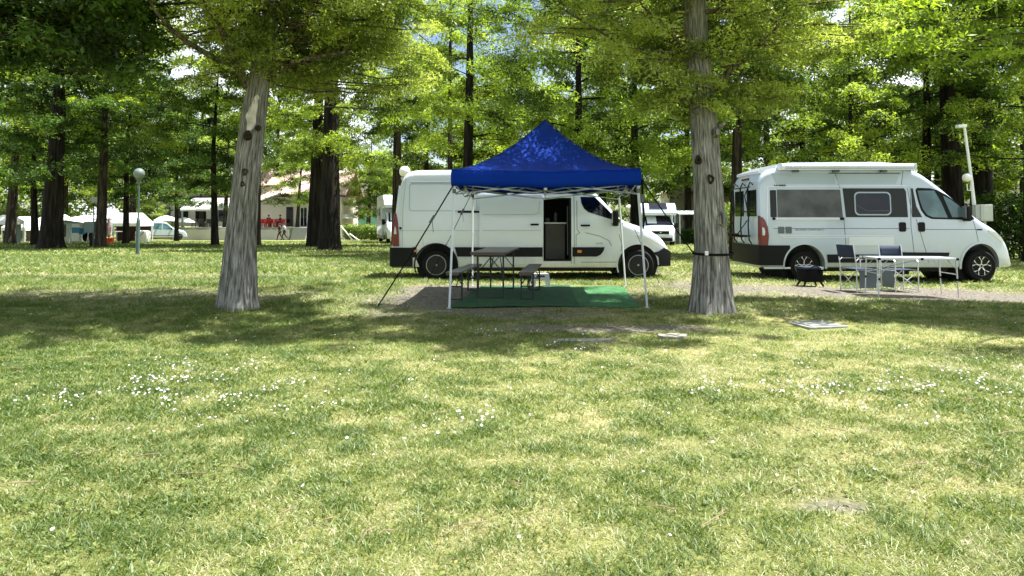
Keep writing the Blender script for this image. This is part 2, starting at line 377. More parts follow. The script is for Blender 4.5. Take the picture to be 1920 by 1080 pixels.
def grass_mat():
    m = leaf_mat('grass_blades', (.05, .10, .012), (.34, .32, .12), .38, .04)
    r = [n for n in m.node_tree.nodes if n.type == 'VALTORGB'][0]; e = r.color_ramp.elements
    e[0].color = (.065, .115, .018, 1); e[1].color = (.52, .47, .31, 1)
    k = e.new(.35); k.color = (.155, .21, .048, 1); k = e.new(.62); k.color = (.25, .275, .090, 1)
    return m
M['grass'] = grass_mat()
GR = np.random.default_rng(11)
def tri_z(x, y): return zg(x, y)
def blades(name, D0, D1, dens, h, wdt, label_mask=True):
    """single-face grass blades over the strip of lawn the camera can see between two distances (plus a margin)"""
    n_try = int((D1 - D0) * ((D0 + D1) * .5 * 1.55 + 3.0) * dens)
    y = GR.uniform(D0, D1, n_try); half = y * .78 + 1.3
    x = GR.uniform(-1, 1, n_try) * (D1 * .78 + 1.3)
    keep = np.abs(x) < half
    b = bare(x, y); gr = fbm(x * 1.3 + 3, y * 1.3, 4)
    keep &= GR.random(n_try) > b * 1.02 - .01 + (b > .5) * .04
    # under the carpet, the slab
    keep &= ~((x > -1.0) & (x < 2.1) & (y > 10.95) & (y < 14.1) & (b < 2))
    keep &= ~((x > 3.5) & (x < 4.4) & (y > 9.0) & (y < 9.85))
    x, y, gr, b = x[keep], y[keep], gr[keep], b[keep]; n = len(x)
    z = zg(x, y) - .004
    dry = fbm(x * .55 + 20, y * .55 + 9, 4); dry2 = fbm(x * 5 + 2, y * 5, 3); 
    # the photograph's lawn is greener at the left and dries out towards the middle and right
    side = np.clip((x + .6) / 2.2, -1, 1) * .12
    c = (dry - .5) * .5 + (dry2 - .5) * 1.5 + .40 + side + GR.normal(0, .26, n) + b * .3
    straw = (GR.random(n) < .30) & (D0 < 11)
    tall = np.clip(1.1 - (c - .4) * .9, .45, 1.5)
    c = c + straw * .30
    H = np.where(straw, .45, 1.0) * h * tall * (.65 + .8 * fbm(x * 7 + 1, y * 7 + 5, 2)) * GR.uniform(.55, 1.25, n); A = GR.uniform(0, 2 * PI, n)
    for (tx, ty) in ((-4.1, 10.6), (3.0, 10.35)): H = H * (1 + 1.3 * np.exp(-(np.hypot(x - tx, y - ty) / .42) ** 4))
    lean = H * GR.uniform(.5, 2.3, n) * np.where(straw, 2.4, 1.0); LA = GR.uniform(0, 2 * PI, n)
    W = wdt * GR.uniform(.6, 1.3, n)
    ca, sa = np.cos(A) * W, np.sin(A) * W; lx, ly = np.cos(LA) * lean, np.sin(LA) * lean
    v0 = np.stack([x - ca, y - sa, z], 1); v1 = np.stack([x + ca, y + sa, z], 1)
    v2 = np.stack([x + lx, y + ly, z + H], 1)
    if D0 < 7:
        # two-segment blade: kinked quad + tip
        m0 = np.stack([x - ca * .8 + lx * .35, y - sa * .8 + ly * .35, z + H * .62], 1); m1 = np.stack([x + ca * .8 + lx * .35, y + sa * .8 + ly * .35, z + H * .62], 1)
        co = np.stack([v0, v1, m1, m0, v2], 1).reshape(-1, 3); i = np.arange(n) * 5
        f = np.concatenate([np.stack([i, i + 1, i + 2], 1), np.stack([i, i + 2, i + 3], 1), np.stack([i + 3, i + 2, i + 4], 1)], 0); c = np.concatenate([c, c, c])
    else:
        co = np.stack([v0, v1, v2], 1).reshape(-1, 3); i = np.arange(n) * 3; f = np.stack([i, i + 1, i + 2], 1)
    me = bpy.data.meshes.new(name); quick_mesh(me, co, f); add_rnd(me, np.clip(c, 0, 1))
    o = link_mesh(name, me, M['grass'])
    return o
GD = 1.0
for (a, b_, dn, hh, ww) in ((1.6, 3.4, 13500, .024, .0025), (3.4, 5, 11000, .024, .0030), (5, 7.5, 7200, .025, .0038), (7.5, 11, 3700, .029, .0052), (11, 16, 1300, .05, .0075), (16, 27, 330, .06, .014), (27, 50, 60, .07, .03)):
    o = blades('grass', a, b_, dn * GD, hh, ww); tag(o, kind='stuff')

def daisies():
    """small white lawn flowers in loose drifts"""
    n = 26000; y = 2.2 + 10.3 * GR.random(n) ** .8; x = GR.uniform(-1, 1, n) * (y * .76 + 1)
    d = np.zeros(n)
    for (u, v, rx, ry, k) in ((280, 730, 1.0, .35, .75), (390, 690, .6, .3, .4), (420, 740, .8, .5, .35), (1600, 730, 1.3, .6, .32), (1780, 700, 1.2, .6, .30), (1400, 740, 1.2, .5, .15), (800, 780, 1.2, .5, .10), (1150, 655, .9, .3, .3), (930, 625, 1.3, .3, .22), (150, 740, .5, .3, .4)):
        c = gp(u, v); d += k * np.exp(-(((x - c.x) / rx) ** 2 + ((y - c.y) / ry) ** 2))
    d *= 2.6 * (fbm(x * 3.3 + 7, y * 2.2 + 3, 3) > .54)
    d += .006 + .02 * (fbm(x, y, 3) > .58)
    keep = (GR.random(n) < d * .62) & (bare(x, y) < .4); x, y = x[keep], y[keep]
    # petals: eight-sided tilted disc a few mm thick with a yellow eye
    verts = []; faces = []; vals = []
    for px, py in zip(x, y):
        r = rnd.uniform(.005, .011); z = gz(px, py) + rnd.uniform(.03, .055)
        nrm = Vector((rnd.gauss(0, .35), rnd.gauss(-.15, .35), 1)).normalized(); u = nrm.orthogonal().normalized(); v = nrm.cross(u); c = Vector((px, py, z)); b = len(verts)
        for h in (0, -.003):
            for k in range(7): verts.append(c + (u * math.cos(k * 2 * PI / 7) + v * math.sin(k * 2 * PI / 7)) * r * rnd.uniform(.8, 1.1) + nrm * h)
        faces.append(tuple(b + k for k in range(7))); faces.append(tuple(b + 7 + k for k in range(6, -1, -1)))
        faces += [(b + k, b + 7 + k, b + 7 + (k + 1) % 7, b + (k + 1) % 7) for k in range(7)]
    me = bpy.data.meshes.new('daisies'); me.from_pydata(verts, [], faces)
    o = link_mesh('daisies', me, mat('white_petals', (.66, .62, .70), .6)); tag(o, kind='stuff')
daisies()
def broadleaf_weeds():
    n = 2600; y = 2.2 + 5 * GR.random(n); x = GR.uniform(-1, 1, n) * (y * .75 + .5)
    keep = fbm(x * 1.1 + 9, y * 1.1 + 4, 3) > .56; x, y = x[keep], y[keep]
    vs = []; fs = []; vals = []
    for px, py in zip(x, y):
        a0 = rnd.uniform(0, 6.28)
        for k in range(rnd.randint(3, 5)):
            a = a0 + k * 1.4 + rnd.uniform(-.3, .3); L = rnd.uniform(.010, .024); W = L * .42; z = gz(px, py) + .028
            d = Vector((math.cos(a), math.sin(a), rnd.uniform(.2, .7))); s = Vector((-math.sin(a), math.cos(a), 0)); c = Vector((px, py, z)); b = len(vs)
            vs += [c, c + d * L * .5 + s * W, c + d * L - Vector((0, 0, .004)), c + d * L * .5 - s * W]; fs.append((b, b + 1, b + 2, b + 3)); vals.append(rnd.uniform(.05, .5))
    me = bpy.data.meshes.new('weeds'); me.from_pydata(vs, [], fs); add_rnd(me, np.array(vals))
    tag(link_mesh('broadleaf_weeds', me, M['grass']), kind='stuff')
broadleaf_weeds()
def pebbles():
    n = 9000; y = GR.uniform(9.2, 15.5, n); x = GR.uniform(-4, 3.2, n); keep = (bare(x, y) > .6) & ~((x > -1.0) & (x < 2.1) & (y > 10.95) & (y < 14.1)); x, y = x[keep], y[keep]
    n = len(x); r = GR.uniform(.004, .014, n) * GR.uniform(.6, 1.2, n)
    base = np.array([(1, 0, 0), (-1, 0, 0), (0, 1, 0), (0, -1, 0), (0, 0, .7), (0, 0, -.7)], float)
    co = (base[None] * (r[:, None, None] * GR.uniform(.6, 1.3, (n, 6, 1))) + np.stack([x, y, zg(x, y) + r * .3], 1)[:, None]).reshape(-1, 3)
    ft = np.array([(0, 2, 4), (2, 1, 4), (1, 3, 4), (3, 0, 4), (2, 0, 5), (1, 2, 5), (3, 1, 5), (0, 3, 5)]); f = (ft[None] + (np.arange(n) * 6)[:, None, None]).reshape(-1, 3)
    me = bpy.data.meshes.new('gravel'); quick_mesh(me, co, f)
    tag(link_mesh('gravel', me, mat('pebble', (.30, .28, .25), .85, coltwo=(.06, .055, .05), vscale=30)), kind='stuff')
    # fallen leaves and twigs as dark litter
    n = 2600; y = GR.uniform(9, 16, n); x = GR.uniform(-5, 12, n); keep = bare(x, y) > .3; x, y = x[keep], y[keep]; n = len(x)
    a = GR.uniform(0, 6.28, n); L = GR.uniform(.012, .035, n); W = L * .4
    z = zg(x, y) + .012
    d = np.stack([np.cos(a) * L, np.sin(a) * L, GR.uniform(-.2, .2, n) * L], 1); s = np.stack([-np.sin(a) * W, np.cos(a) * W, GR.uniform(-.5, .5, n) * W], 1); c = np.stack([x, y, z], 1)
    co = np.stack([c - d, c + s, c + d, c - s], 1).reshape(-1, 3); f = np.arange(4 * n).reshape(-1, 4)
    me = bpy.data.meshes.new('litter'); quick_mesh(me, co, f)
    tag(link_mesh('leaf_litter', me, mat('dead_leaf', (.09, .06, .035), .9)), kind='stuff')
pebbles()
def fallen_twigs():
    mb = MB()
    for _ in range(90):
        D = rnd.uniform(3, 11.5); x = rnd.uniform(-.7, .7) * D; a = rnd.uniform(0, 6.28); L = rnd.uniform(.05, .22); p = Vector((x, D, gz(x, D) + .028)); d = Vector((math.cos(a), math.sin(a), rnd.uniform(-.05, .1))) * L
        mb.tube([p, p + d * .5 + Vector((rnd.gauss(0, .012), rnd.gauss(0, .012), .006)), p + d], [.0035, .003, .0015], 4)
    tag(mb.build('fallen_twigs', mat('dry_twig', (.20, .14, .09), .9)), kind='stuff')
fallen_twigs()

# ------------------------------------------------------------------ trees
TR = np.random.default_rng(3)
def trunk_mesh(path, radii, nseg=24, ridged=.0, flare=0, seed=0, res=.12):
    """tapered trunk along a path of points; ridged bark and root flare as real relief"""
    path = [Vector(p) for p in path]; L = [0]
    for a, b in zip(path, path[1:]): L.append(L[-1] + (b - a).length)
    T = L[-1]; m = max(4, int(T / res)); P = []; Rr = []
    for i in range(m + 1):
        s = T * i / m
        k = max(j for j in range(len(L)) if L[j] <= s + 1e-6); k = min(k, len(path) - 2)
        t = (s - L[k]) / max(1e-6, L[k + 1] - L[k]); ts = t
        P.append(path[k].lerp(path[k + 1], ts)); Rr.append(radii[k] + (radii[k + 1] - radii[k]) * t)
    P = np.array(P); Rr = np.array(Rr)
    for _ in range(3): P[1:-1] = (P[:-2] + 2 * P[1:-1] + P[2:]) / 4
    th = np.linspace(0, 2 * PI, nseg, endpoint=False)
    h = np.linspace(0, T, m + 1)
    lob = np.zeros((m + 1, nseg))
    if ridged:
        for i in range(m + 1):
            for (fq, am, dr) in ((3, .5, .3), (7, .42, .6), (13, .36, .9)):
                lob[i] += am * np.sin(fq * th + seed * fq + dr * np.sin(h[i] * 1.1 + fq) * 1.2)
            for (fq, am, dr) in ((19, .55, 1.3), (31, .38, 2.2)):
                lob[i] += am * (1 - 2 * np.abs(np.sin(.5 * (fq * th + seed * fq + dr * np.sin(h[i] * 1.7 + fq) + .25 * np.sin(h[i] * 4 + th * 2)))))
        lob *= ridged
    fl = flare * np.exp(-h / .28)[:, None] * (1 + .55 * np.sin(5 * th + seed)[None] + .3 * np.sin(9 * th + 2)[None])
    rad = Rr[:, None] * (1 + lob + fl + .005 * TR.normal(size=(m + 1, nseg)) * (ridged > 0))
    co = np.stack([P[:, 0][:, None] + rad * np.cos(th), P[:, 1][:, None] + rad * np.sin(th), np.repeat(P[:, 2][:, None], nseg, 1)], -1).reshape(-1, 3)
    k = np.arange(nseg); f = []
    for i in range(m): f.append(np.stack([i * nseg + k, i * nseg + (k + 1) % nseg, (i + 1) * nseg + (k + 1) % nseg, (i + 1) * nseg + k], 1))
    me = bpy.data.meshes.new('trunk'); quick_mesh(me, co, np.concatenate(f))
    bk = np.stack([np.tile(.24 * np.cos(th), m + 1), np.tile(.24 * np.sin(th), m + 1), np.repeat(h, nseg)], 1)
    a = me.attributes.new('bark', 'FLOAT_VECTOR', 'POINT'); a.data.foreach_set('vector', bk.astype(np.float32).ravel()); return me
def leaf_cloud(centres, rad, n_per, size, flat=.35, asp=2.2, tilt=.6, cvar=.25):
    """many leaf-sized quads gathered in clumps; returns co, faces, shade value per leaf"""
    C = np.asarray(centres, float); nC = len(C); n = nC * n_per
    idx = np.repeat(np.arange(nC), n_per)
    rad = np.broadcast_to(np.asarray(rad, float), (nC,))
    q = TR.normal(size=(n, 3)); q /= np.linalg.norm(q, axis=1)[:, None] + 1e-9; q *= (TR.random(n) ** .45)[:, None]
    q[:, 2] *= flat
    # each clump droops outwards and has its own lean
    ta = TR.normal(0, .35, (nC, 2)); q[:, 2] += q[:, 0] * ta[idx, 0] + q[:, 1] * ta[idx, 1] - .25 * (q[:, 0] ** 2 + q[:, 1] ** 2)
    p = C[idx] + q * rad[idx][:, None]
    a = TR.uniform(0, 2 * PI, n); S = size * TR.uniform(.4, 1.5, n)
    el = TR.normal(-.15, tilt, n)
    d = np.stack([np.cos(a) * np.cos(el), np.sin(a) * np.cos(el), np.sin(el)], 1)
    s = np.cross(d, TR.normal(size=(n, 3)) * .55 + np.array([0, 0, 1])); s /= np.linalg.norm(s, axis=1)[:, None] + 1e-9
    d *= S[:, None] * .5; s *= (S / asp)[:, None] * .5
    co = np.stack([p - d, p + s, p + d, p - s], 1).reshape(-1, 3)
    val = np.clip(.5 + TR.normal(0, cvar, nC)[idx] + TR.normal(0, .18, n), 0, 1)
    return co, val
def crown_centres(base, top, z0, Rm, nb, shape='cone', keep=None, spread=.45, droop=.15, per=None):
    """branch skeletons leaving the trunk; returns limb polylines and clump centres along them"""
    base, top = Vector(base), Vector(top); cs = []; limbs = []; H = top.z - z0
    for i in range(nb):
        t = (i + rnd.random()) / nb; z = z0 + H * t
        c = base.lerp(top, max(0, (z - base.z) / (top.z - base.z)))
        prof = {'cone': (1 - t) ** .7 * .95 + .08, 'round': math.sin(PI * min(1, .22 + .78 * t)) ** .6 * .95 + .1, 'col': .9 - .5 * t}[shape]
        L = Rm * prof * rnd.uniform(.65, 1.12); a = i * 2.39996 + rnd.uniform(-.4, .4)
        d = Vector((math.cos(a), math.sin(a), 0)); up = rnd.uniform(.0, .35)
        pts = []; ns = 6
        for k in range(ns + 1):
            s = k / ns; pts.append(c + d * L * s + Vector((0, 0, L * (up * s - (droop + up * .4) * s * s))) + Vector((rnd.gauss(0, .05), rnd.gauss(0, .05), rnd.gauss(0, .04))) * s * L)
        if keep and not keep(pts[-1]): continue
        limbs.append((pts, L))
        m = max(2, int(L * (per or 2.2)))
        for k in range(m):
            s = .22 + .78 * (k + rnd.random()) / m
            j = min(ns - 1, int(s * ns)); p = pts[j].lerp(pts[j + 1], s * ns - j)
            side = Vector((-d.y, d.x, 0)) * rnd.gauss(0, spread * L * (.15 + .35 * s))
            q = p + side + Vector((0, 0, rnd.gauss(0, .12)))
            if keep and not keep(q): continue
            cs.append(q)
    return limbs, cs
def merge_in(me, mb, m):
    if not mb.v: return
    t = bpy.data.meshes.new('t'); t.from_pydata(mb.v, [], mb.f); n0 = len(me.polygons)
    bm = bmesh.new(); bm.from_mesh(me); bm.from_mesh(t); bm.faces.ensure_lookup_table()
    me.materials.append(m)
    for i in range(n0, len(bm.faces)): bm.faces[i].material_index = len(me.materials) - 1; bm.faces[i].smooth = True
    bm.to_mesh(me); bm.free(); bpy.data.meshes.remove(t)
def tree(name, foot, top, r0, z0, Rm, nb, n_per, leaf, crad, lmat, bmat, label, cat='tree', shape='cone', group=None, ridged=0, flare=.12,
         path=None, radii=None, keep=None, per=None, seed=1, flat=.35, nseg=14, extra=None, limb_r=.035, twigs=1.0, twig_r=.010, droop=.15, asp=2.6, cvar=.33):
    foot = Vector(foot); top = Vector(top)
    t = empty(name, foot, 0, label, cat, group)
    loc = lambda p: Vector(p) - foot
    if path is None:
        mid = foot.lerp(top, .5) + Vector((rnd.gauss(0, .12), rnd.gauss(0, .12), 0))
        path = [foot - Vector((0, 0, .15)), foot.lerp(mid, .35), mid, top]; radii = [r0 * 1.12, r0 * .92, r0 * .62, r0 * .12]
    me = trunk_mesh([loc(p) for p in path], radii, nseg, ridged, flare, seed, res=.07 if ridged else .3)
    link_mesh('trunk', me, bmat, t, True); tme = me
    limbs, cs = crown_centres(foot, top, z0, Rm, nb, shape, keep, per=per, droop=droop)
    if extra: cs = cs + list(extra)
    mb = MB()
    for pts, L in limbs: mb.tube([loc(p) for p in pts[:-1]], [max(.006, limb_r * (L / Rm) * (1 - k / 6.5)) for k in range(6)], 5, False)
    merge_in(tme, mb, M['bark_limb'] if bmat is M['bark_near'] else bmat); tw = MB()
    if cs and twigs:
        mb = tw
        for p in cs:
            k = max(0, min(.9, (p.z - foot.z) / max(.1, (top.z - foot.z)))); ax = foot.lerp(top, k); d = (ax - p); d.z *= .3; L_ = min(d.length * .7, twigs); d = d.normalized() * L_ if d.length > .01 else Vector((0, 0, -L_))
            q = p - d * .35; mb.tube([loc(p + d), loc(p + d * .45 + Vector((rnd.gauss(0, .05), rnd.gauss(0, .05), rnd.gauss(0, .04)))), loc(q)], [twig_r * 1.6, twig_r, twig_r * .4], 3, False)
    if cs:
        co, val = leaf_cloud([loc(p) for p in cs], crad * TR.uniform(.6, 1.25, len(cs)), n_per, leaf, flat, asp=asp, cvar=cvar)
        me = bpy.data.meshes.new('crown'); quick_mesh(me, co, np.arange(len(co)).reshape(-1, 4)); add_rnd(me, val)
        link_mesh('crown', me, lmat, t); merge_in(me, tw, M['bark_limb'] if bmat is M['bark_near'] else bmat)
    return t
# --- the two near trees
def clumps(n, x0, x1, y0, y1, z0, z1):
    """leaf clumps added above the view to shade the lawn, in loose groups"""
    o = []
    while len(o) < n:
        c = Vector((rnd.uniform(x0, x1), rnd.uniform(y0, y1), rnd.uniform(z0, z1)))
        for _ in range(rnd.randint(4, 7)): o.append(c + Vector((rnd.gauss(0, .26), rnd.gauss(0, .17), rnd.gauss(0, .12))))
    return o
def near_trees():
    # left trunk leans to the right; forks at a scar with painted sunlight
    f1 = gp(445, 578)
    pth = [f1 - Vector((0, 0, .2)), f1, at(452, 440, 10.95), at(462, 330, 11.0), at(474, 230, 11.05), at(483, 165, 11.1), at(505, 40, 11.15), at(512, -80, 11.2), at(515, -420, 11.3)]
    kp = lambda p: (p.y > 8.9 or (p.z > 4.3 and p.y > 6.9 and p.x < -2.4)) and p.z > 2.75 + .25 * math.sin(p.x * 3) and not (p.y < 11.3 and p.z < 3.75 and abs(p.x + 3.85) < .55)
    ex = []
    def along(pts, n, sp, z=0):
        o = []
        for _ in range(n):
            s = rnd.random() * (len(pts) - 1); j = int(s); p = pts[j].lerp(pts[j + 1], s - j); o.append(p + Vector((rnd.gauss(0, sp), rnd.gauss(0, sp), rnd.gauss(0, sp * .5) + z)))
        return o
    lb = [at(470, 165, 11.05), at(447, 130, 10.9), at(425, 80, 10.7), at(408, 40, 10.5), at(380, 0, 10.3), at(350, -60, 10.1)]
    lc = [at(450, 125, 10.9), at(400, 108, 10.8), at(350, 78, 10.6), at(318, 52, 10.4), at(292, 22, 10.3), at(270, -20, 10.2)]
    ld = [at(498, 150, 11.1), at(530, 128, 11), at(556, 114, 10.9), at(606, 105, 10.7), at(660, 96, 10.5)]
    ex = [p + Vector((0, .55, .25)) for p in along(ld, 18, .3, .15)] + [p + Vector((0, .5, 0)) for p in along(lb, 9, .35)]
    # the drooping bright fringe between the trunk and the blue roof
    ex += [at(u, v, D) for u, v, D in [(rnd.uniform(500, 790), rnd.uniform(-40, 215 - abs(r) * 60), rnd.uniform(10.8, 12.8)) for r in [rnd.gauss(0, 1) for _ in range(95)]]]
    ex += [at(rnd.uniform(400, 520), rnd.uniform(-40, 120), rnd.uniform(10.2, 12.4)) for _ in range(26)]
    ex += clumps(52, -7.2, -2.2, 7.9, 10.2, 4.7, 6.6) + clumps(22, -7.6, -4.4, 6.9, 8.2, 4.4, 6.2) + clumps(18, -2.4, .2, 8.7, 10.2, 4.8, 6.2)  # unseen clumps added to cast shade on the left lawn
    t = tree('cypress_tree', f1, at(515, -420, 11.3), .36, 4.2, 3.7, 60, 470, .064, .40, M['leaf_near'], M['bark_near'],
         'grey ridged trunk leaning right with a bark scar painted pale for the sun on it, left of the blue gazebo', 'tree', 'round', 'near cypress trees', ridged=.036, flare=.24,
         path=pth, radii=[.295, .275, .225, .202, .190, .168, .12, .10, .03], keep=kp, extra=ex, nseg=128, seed=2, limb_r=.045, asp=2.9, cvar=.26)
    fo = t.location
    for pl, r0 in ((lb, .075), (lc, .055), (ld, .06)):
        mb = MB(); mb.tube([p - fo for p in pl], [r0 * (1 - .75 * k / (len(pl) - 1)) for k in range(len(pl))], 9); mb.build('limb', M['bark_limb'], t, True)
    # stripped patch below the fork, sunlight painted into its pale colour, and a broken stub
    # bare wood coloured as if sunlit: a strip of the trunk surface itself, standing a few millimetres proud of the stripped bark
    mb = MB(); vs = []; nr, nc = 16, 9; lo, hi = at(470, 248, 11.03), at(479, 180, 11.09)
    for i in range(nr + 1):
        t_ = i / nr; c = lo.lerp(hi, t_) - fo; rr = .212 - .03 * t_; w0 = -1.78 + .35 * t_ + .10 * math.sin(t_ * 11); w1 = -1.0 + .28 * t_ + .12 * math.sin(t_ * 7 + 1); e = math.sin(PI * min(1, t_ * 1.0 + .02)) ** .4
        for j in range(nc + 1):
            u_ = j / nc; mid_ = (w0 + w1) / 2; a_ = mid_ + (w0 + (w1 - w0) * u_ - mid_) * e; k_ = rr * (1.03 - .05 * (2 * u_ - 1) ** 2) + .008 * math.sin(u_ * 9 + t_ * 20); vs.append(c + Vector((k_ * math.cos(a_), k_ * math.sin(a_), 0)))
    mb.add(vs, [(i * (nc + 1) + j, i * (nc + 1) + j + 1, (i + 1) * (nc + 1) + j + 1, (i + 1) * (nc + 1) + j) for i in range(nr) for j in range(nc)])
    mb.build('sun_painted_scar', mat('sun_painted_stripped_wood', (.68, .62, .53), .85, var=.4, vscale=7, bump=.8, bscale=25), t, True)
    mb = MB(); mb.tube([at(464, 256, 10.85) - fo, at(464, 250, 10.72) - fo, at(466, 246, 10.66) - fo], [.07, .05, .02], 9); mb.build('branch_stub', M['bark_mid'], t, True); mb = MB()
    mb.tube([at(484, 240, 10.85) - fo, at(486, 240, 10.75) - fo], [.05, .03], 9); mb.build('branch_stub', M['bark_mid'], t, True)
    # right trunk, nearly upright
    f2 = gp(1335, 583)
    pth = [f2 - Vector((0, 0, .2)), f2, at(1333, 470, 10.5), at(1326, 330, 10.55), at(1316, 200, 10.6), at(1306, 80, 10.65), at(1302, -20, 10.7), at(1298, -430, 10.8)]
    kp2 = lambda p: (p.y > 8.7 or (p.z > 4.4 and p.y > 8.0)) and p.z > 2.95 + .25 * math.sin(p.x * 3 + 1) and not (p.y < 10.9 and p.z < 4.0 and abs(p.x - 2.75) < .5)
    ra = [at(1345, 158, 10.6), at(1368, 132, 10.5), at(1402, 105, 10.4), at(1435, 75, 10.2), at(1458, 50, 10.1), at(1478, 10, 10)]
    rb = [at(1312, 195, 10.6), at(1284, 188, 10.4), at(1240, 150, 10.3), at(1190, 105, 10.2), at(1150, 75, 10.1), at(1085, 35, 10.0), at(1040, 8, 9.9)]
    rc = [at(1300, 108, 10.6), at(1270, 75, 10.4), at(1235, 38, 10.3), at(1205, 12, 10.2), at(1190, -20, 10.1)]
    ex = along(ra, 14, .35, .1) + along(rb, 26, .32, .1) + along(rc, 12, .3)
    ex += [at(rnd.uniform(1040, 1640), rnd.uniform(-60, 105) , rnd.uniform(10.7, 13)) for _ in range(90)]
    ex += [at(rnd.uniform(1360, 1500), rnd.uniform(60, 240), rnd.uniform(10.6, 12.6)) for _ in range(22)]
    ex += clumps(38, .9, 3.7, 8.25, 10.0, 4.8, 6.4)  # clumps added above the view for the shadow before the gazebo
    t2 = tree('cypress_tree', f2, at(1298, -430, 10.8), .38, 4.4, 3.3, 50, 470, .064, .40, M['leaf_near'], M['bark_near'],
         'grey ridged upright trunk with a black strap round it, between the two white vans', 'tree', 'round', 'near cypress trees', ridged=.036, flare=.24,
         path=pth, radii=[.33, .30, .240, .205, .188, .168, .15, .03], keep=kp2, extra=ex, nseg=128, seed=5, limb_r=.045, asp=2.9, cvar=.26)
    fo = t2.location
    for pl, r0 in ((ra, .055), (rb, .04), (rc, .035)):
        mb = MB(); mb.tube([p - fo for p in pl], [r0 * (1 - .75 * k / (len(pl) - 1)) for k in range(len(pl))], 9); mb.build('limb', M['bark_limb'], t2, True)
    mb = MB()
    c = at(1343, 248, 10.38) - fo; mb.tube([c + Vector((-.04, .12, 0)), c, c + Vector((.01, -.06, .0))], [.09, .075, .045], 10); mb.build('branch_stub', M['bark_stub'], t2, True); mb = MB()
    c = at(1352, 236, 10.45) - fo; mb.tube([c + Vector((-.1, .1, -.02)), c + Vector((0, 0, 0)), c + Vector((.05, -.03, .05))], [.05, .035, .03], 9); mb.build('branch_stub', M['bark_stub'], t2, True); mb = MB()
    c = at(1308, 207, 10.38) - fo; mb.tube([c + Vector((0, .1, 0)), c + Vector((0, -.05, 0))], [.07, .03], 9)
    mb.build('branch_stub', M['bark_stub'], t2, True)
    def knot(tr, u, v, D, r, m_=None):
        fo = tr.location; c = at(u, v, D) - fo; mb = MB(); n = 14
        prof = [(1.25, .035), (1.0, -.02), (.72, -.035), (.5, -.01), (.3, .02), (.01, .03)]; vs = []
        for k, (a_, b_) in enumerate(prof):
            for j in range(n): t_ = 2 * PI * j / n; q = 1 + .15 * math.sin(3 * t_ + u); vs.append(c + Vector((r * a_ * q * math.cos(t_), b_ * 1.0, r * 1.45 * a_ * q * math.sin(t_))))
        mb.add(vs, [(i * n + j, i * n + (j + 1) % n, (i + 1) * n + (j + 1) % n, (i + 1) * n + j) for i in range(len(prof) - 1) for j in range(n)]); mb.build('knot', m_ or M['bark_stub'], tr, True)
    knot(t2, 1333, 336, 10.345, .045, M['bark_mid']); knot(t2, 1349, 412, 10.34, .075); knot(t2, 1310, 300, 10.37, .04, M['bark_mid'])
    knot(t, 459, 322, 10.80, .035, M['bark_mid']); knot(t, 455, 345, 10.79, .028, M['bark_mid'])
    return f1, f2
F1, F2 = near_trees()

# --- trees just outside the frame whose boughs reach in and shade the lawn
def side_trees():
    f = Vector((-10.9, 9.9, gz(-10.9, 9.9)))
    ex = [at(rnd.uniform(-160, 285), rnd.uniform(-60, 60 + rnd.random() * 90), rnd.uniform(9.5, 12.5)) for _ in range(95)]
    ex = [p for p in ex if p.z > 3.1]
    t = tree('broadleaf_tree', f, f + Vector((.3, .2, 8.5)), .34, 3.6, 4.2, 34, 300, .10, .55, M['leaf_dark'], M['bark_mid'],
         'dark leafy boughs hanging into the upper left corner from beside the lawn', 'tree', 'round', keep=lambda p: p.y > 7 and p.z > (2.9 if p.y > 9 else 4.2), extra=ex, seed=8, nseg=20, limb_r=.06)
    f = Vector((10.6, 9.6, gz(10.6, 9.6)))
    ex = [at(rnd.uniform(1640, 2060), rnd.uniform(-60, 120), rnd.uniform(10, 13)) for _ in range(60)] + clumps(44, 7.1, 10.2, 9.2, 12.2, 5.0, 6.8)  # the clumps are added above the view to shade the right side
    tree('broadleaf_tree', f, f + Vector((-.2, .2, 8.5)), .34, 3.9, 3.7, 26, 280, .10, .5, M['leaf_mid'], M['bark_mid'],
         'green boughs hanging into the upper right corner above the camper nose', 'tree', 'round', keep=lambda p: p.y > 7.9 and p.z > (3.4 if p.y > 9 else 4.4), extra=ex, seed=9, nseg=20, limb_r=.06)
side_trees()

# --- the grove behind: (u of trunk, D or v of base, trunk radius, height, crown base z, crown radius, limbs, leaves per clump, leaf size, clump radius, leaf, bark, shape, lean, label)
def G(u, base, r0, H, z0, Rm, nb, npl, lf, cr, lm, bk, shape, lean, label, foot=None, **k):
    if base < 200: D = base; x = (u - 960) / FPX * D; ft = Vector((x, D, gz(x, D)))
    else: ft = gp(u, base); D = ft.y
    tree('park_tree', ft, ft + Vector((lean * H, rnd.uniform(-.3, .3), H)), r0 * .8, ft.z + z0, Rm, int(nb * .85), int(npl * 1.6), lf * .72, cr * .86, M[lm], M[bk], label, 'tree', shape, 'trees of the grove', seed=int(u) % 17, flare=k.pop('flare', .25), **k)
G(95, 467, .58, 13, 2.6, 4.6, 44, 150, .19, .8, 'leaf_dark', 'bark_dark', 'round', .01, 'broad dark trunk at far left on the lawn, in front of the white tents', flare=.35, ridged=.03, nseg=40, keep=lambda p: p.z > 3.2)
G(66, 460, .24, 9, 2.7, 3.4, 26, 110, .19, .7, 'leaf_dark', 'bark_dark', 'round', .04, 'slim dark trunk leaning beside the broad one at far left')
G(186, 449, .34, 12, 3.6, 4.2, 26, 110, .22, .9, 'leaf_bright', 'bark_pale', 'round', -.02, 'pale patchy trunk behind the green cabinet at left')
G(236, 457, .22, 11, 2.8, 4.2, 36, 130, .20, .8, 'leaf_dark', 'bark_dark', 'round', .02, 'slim dark trunk just left of the green globe lamp')
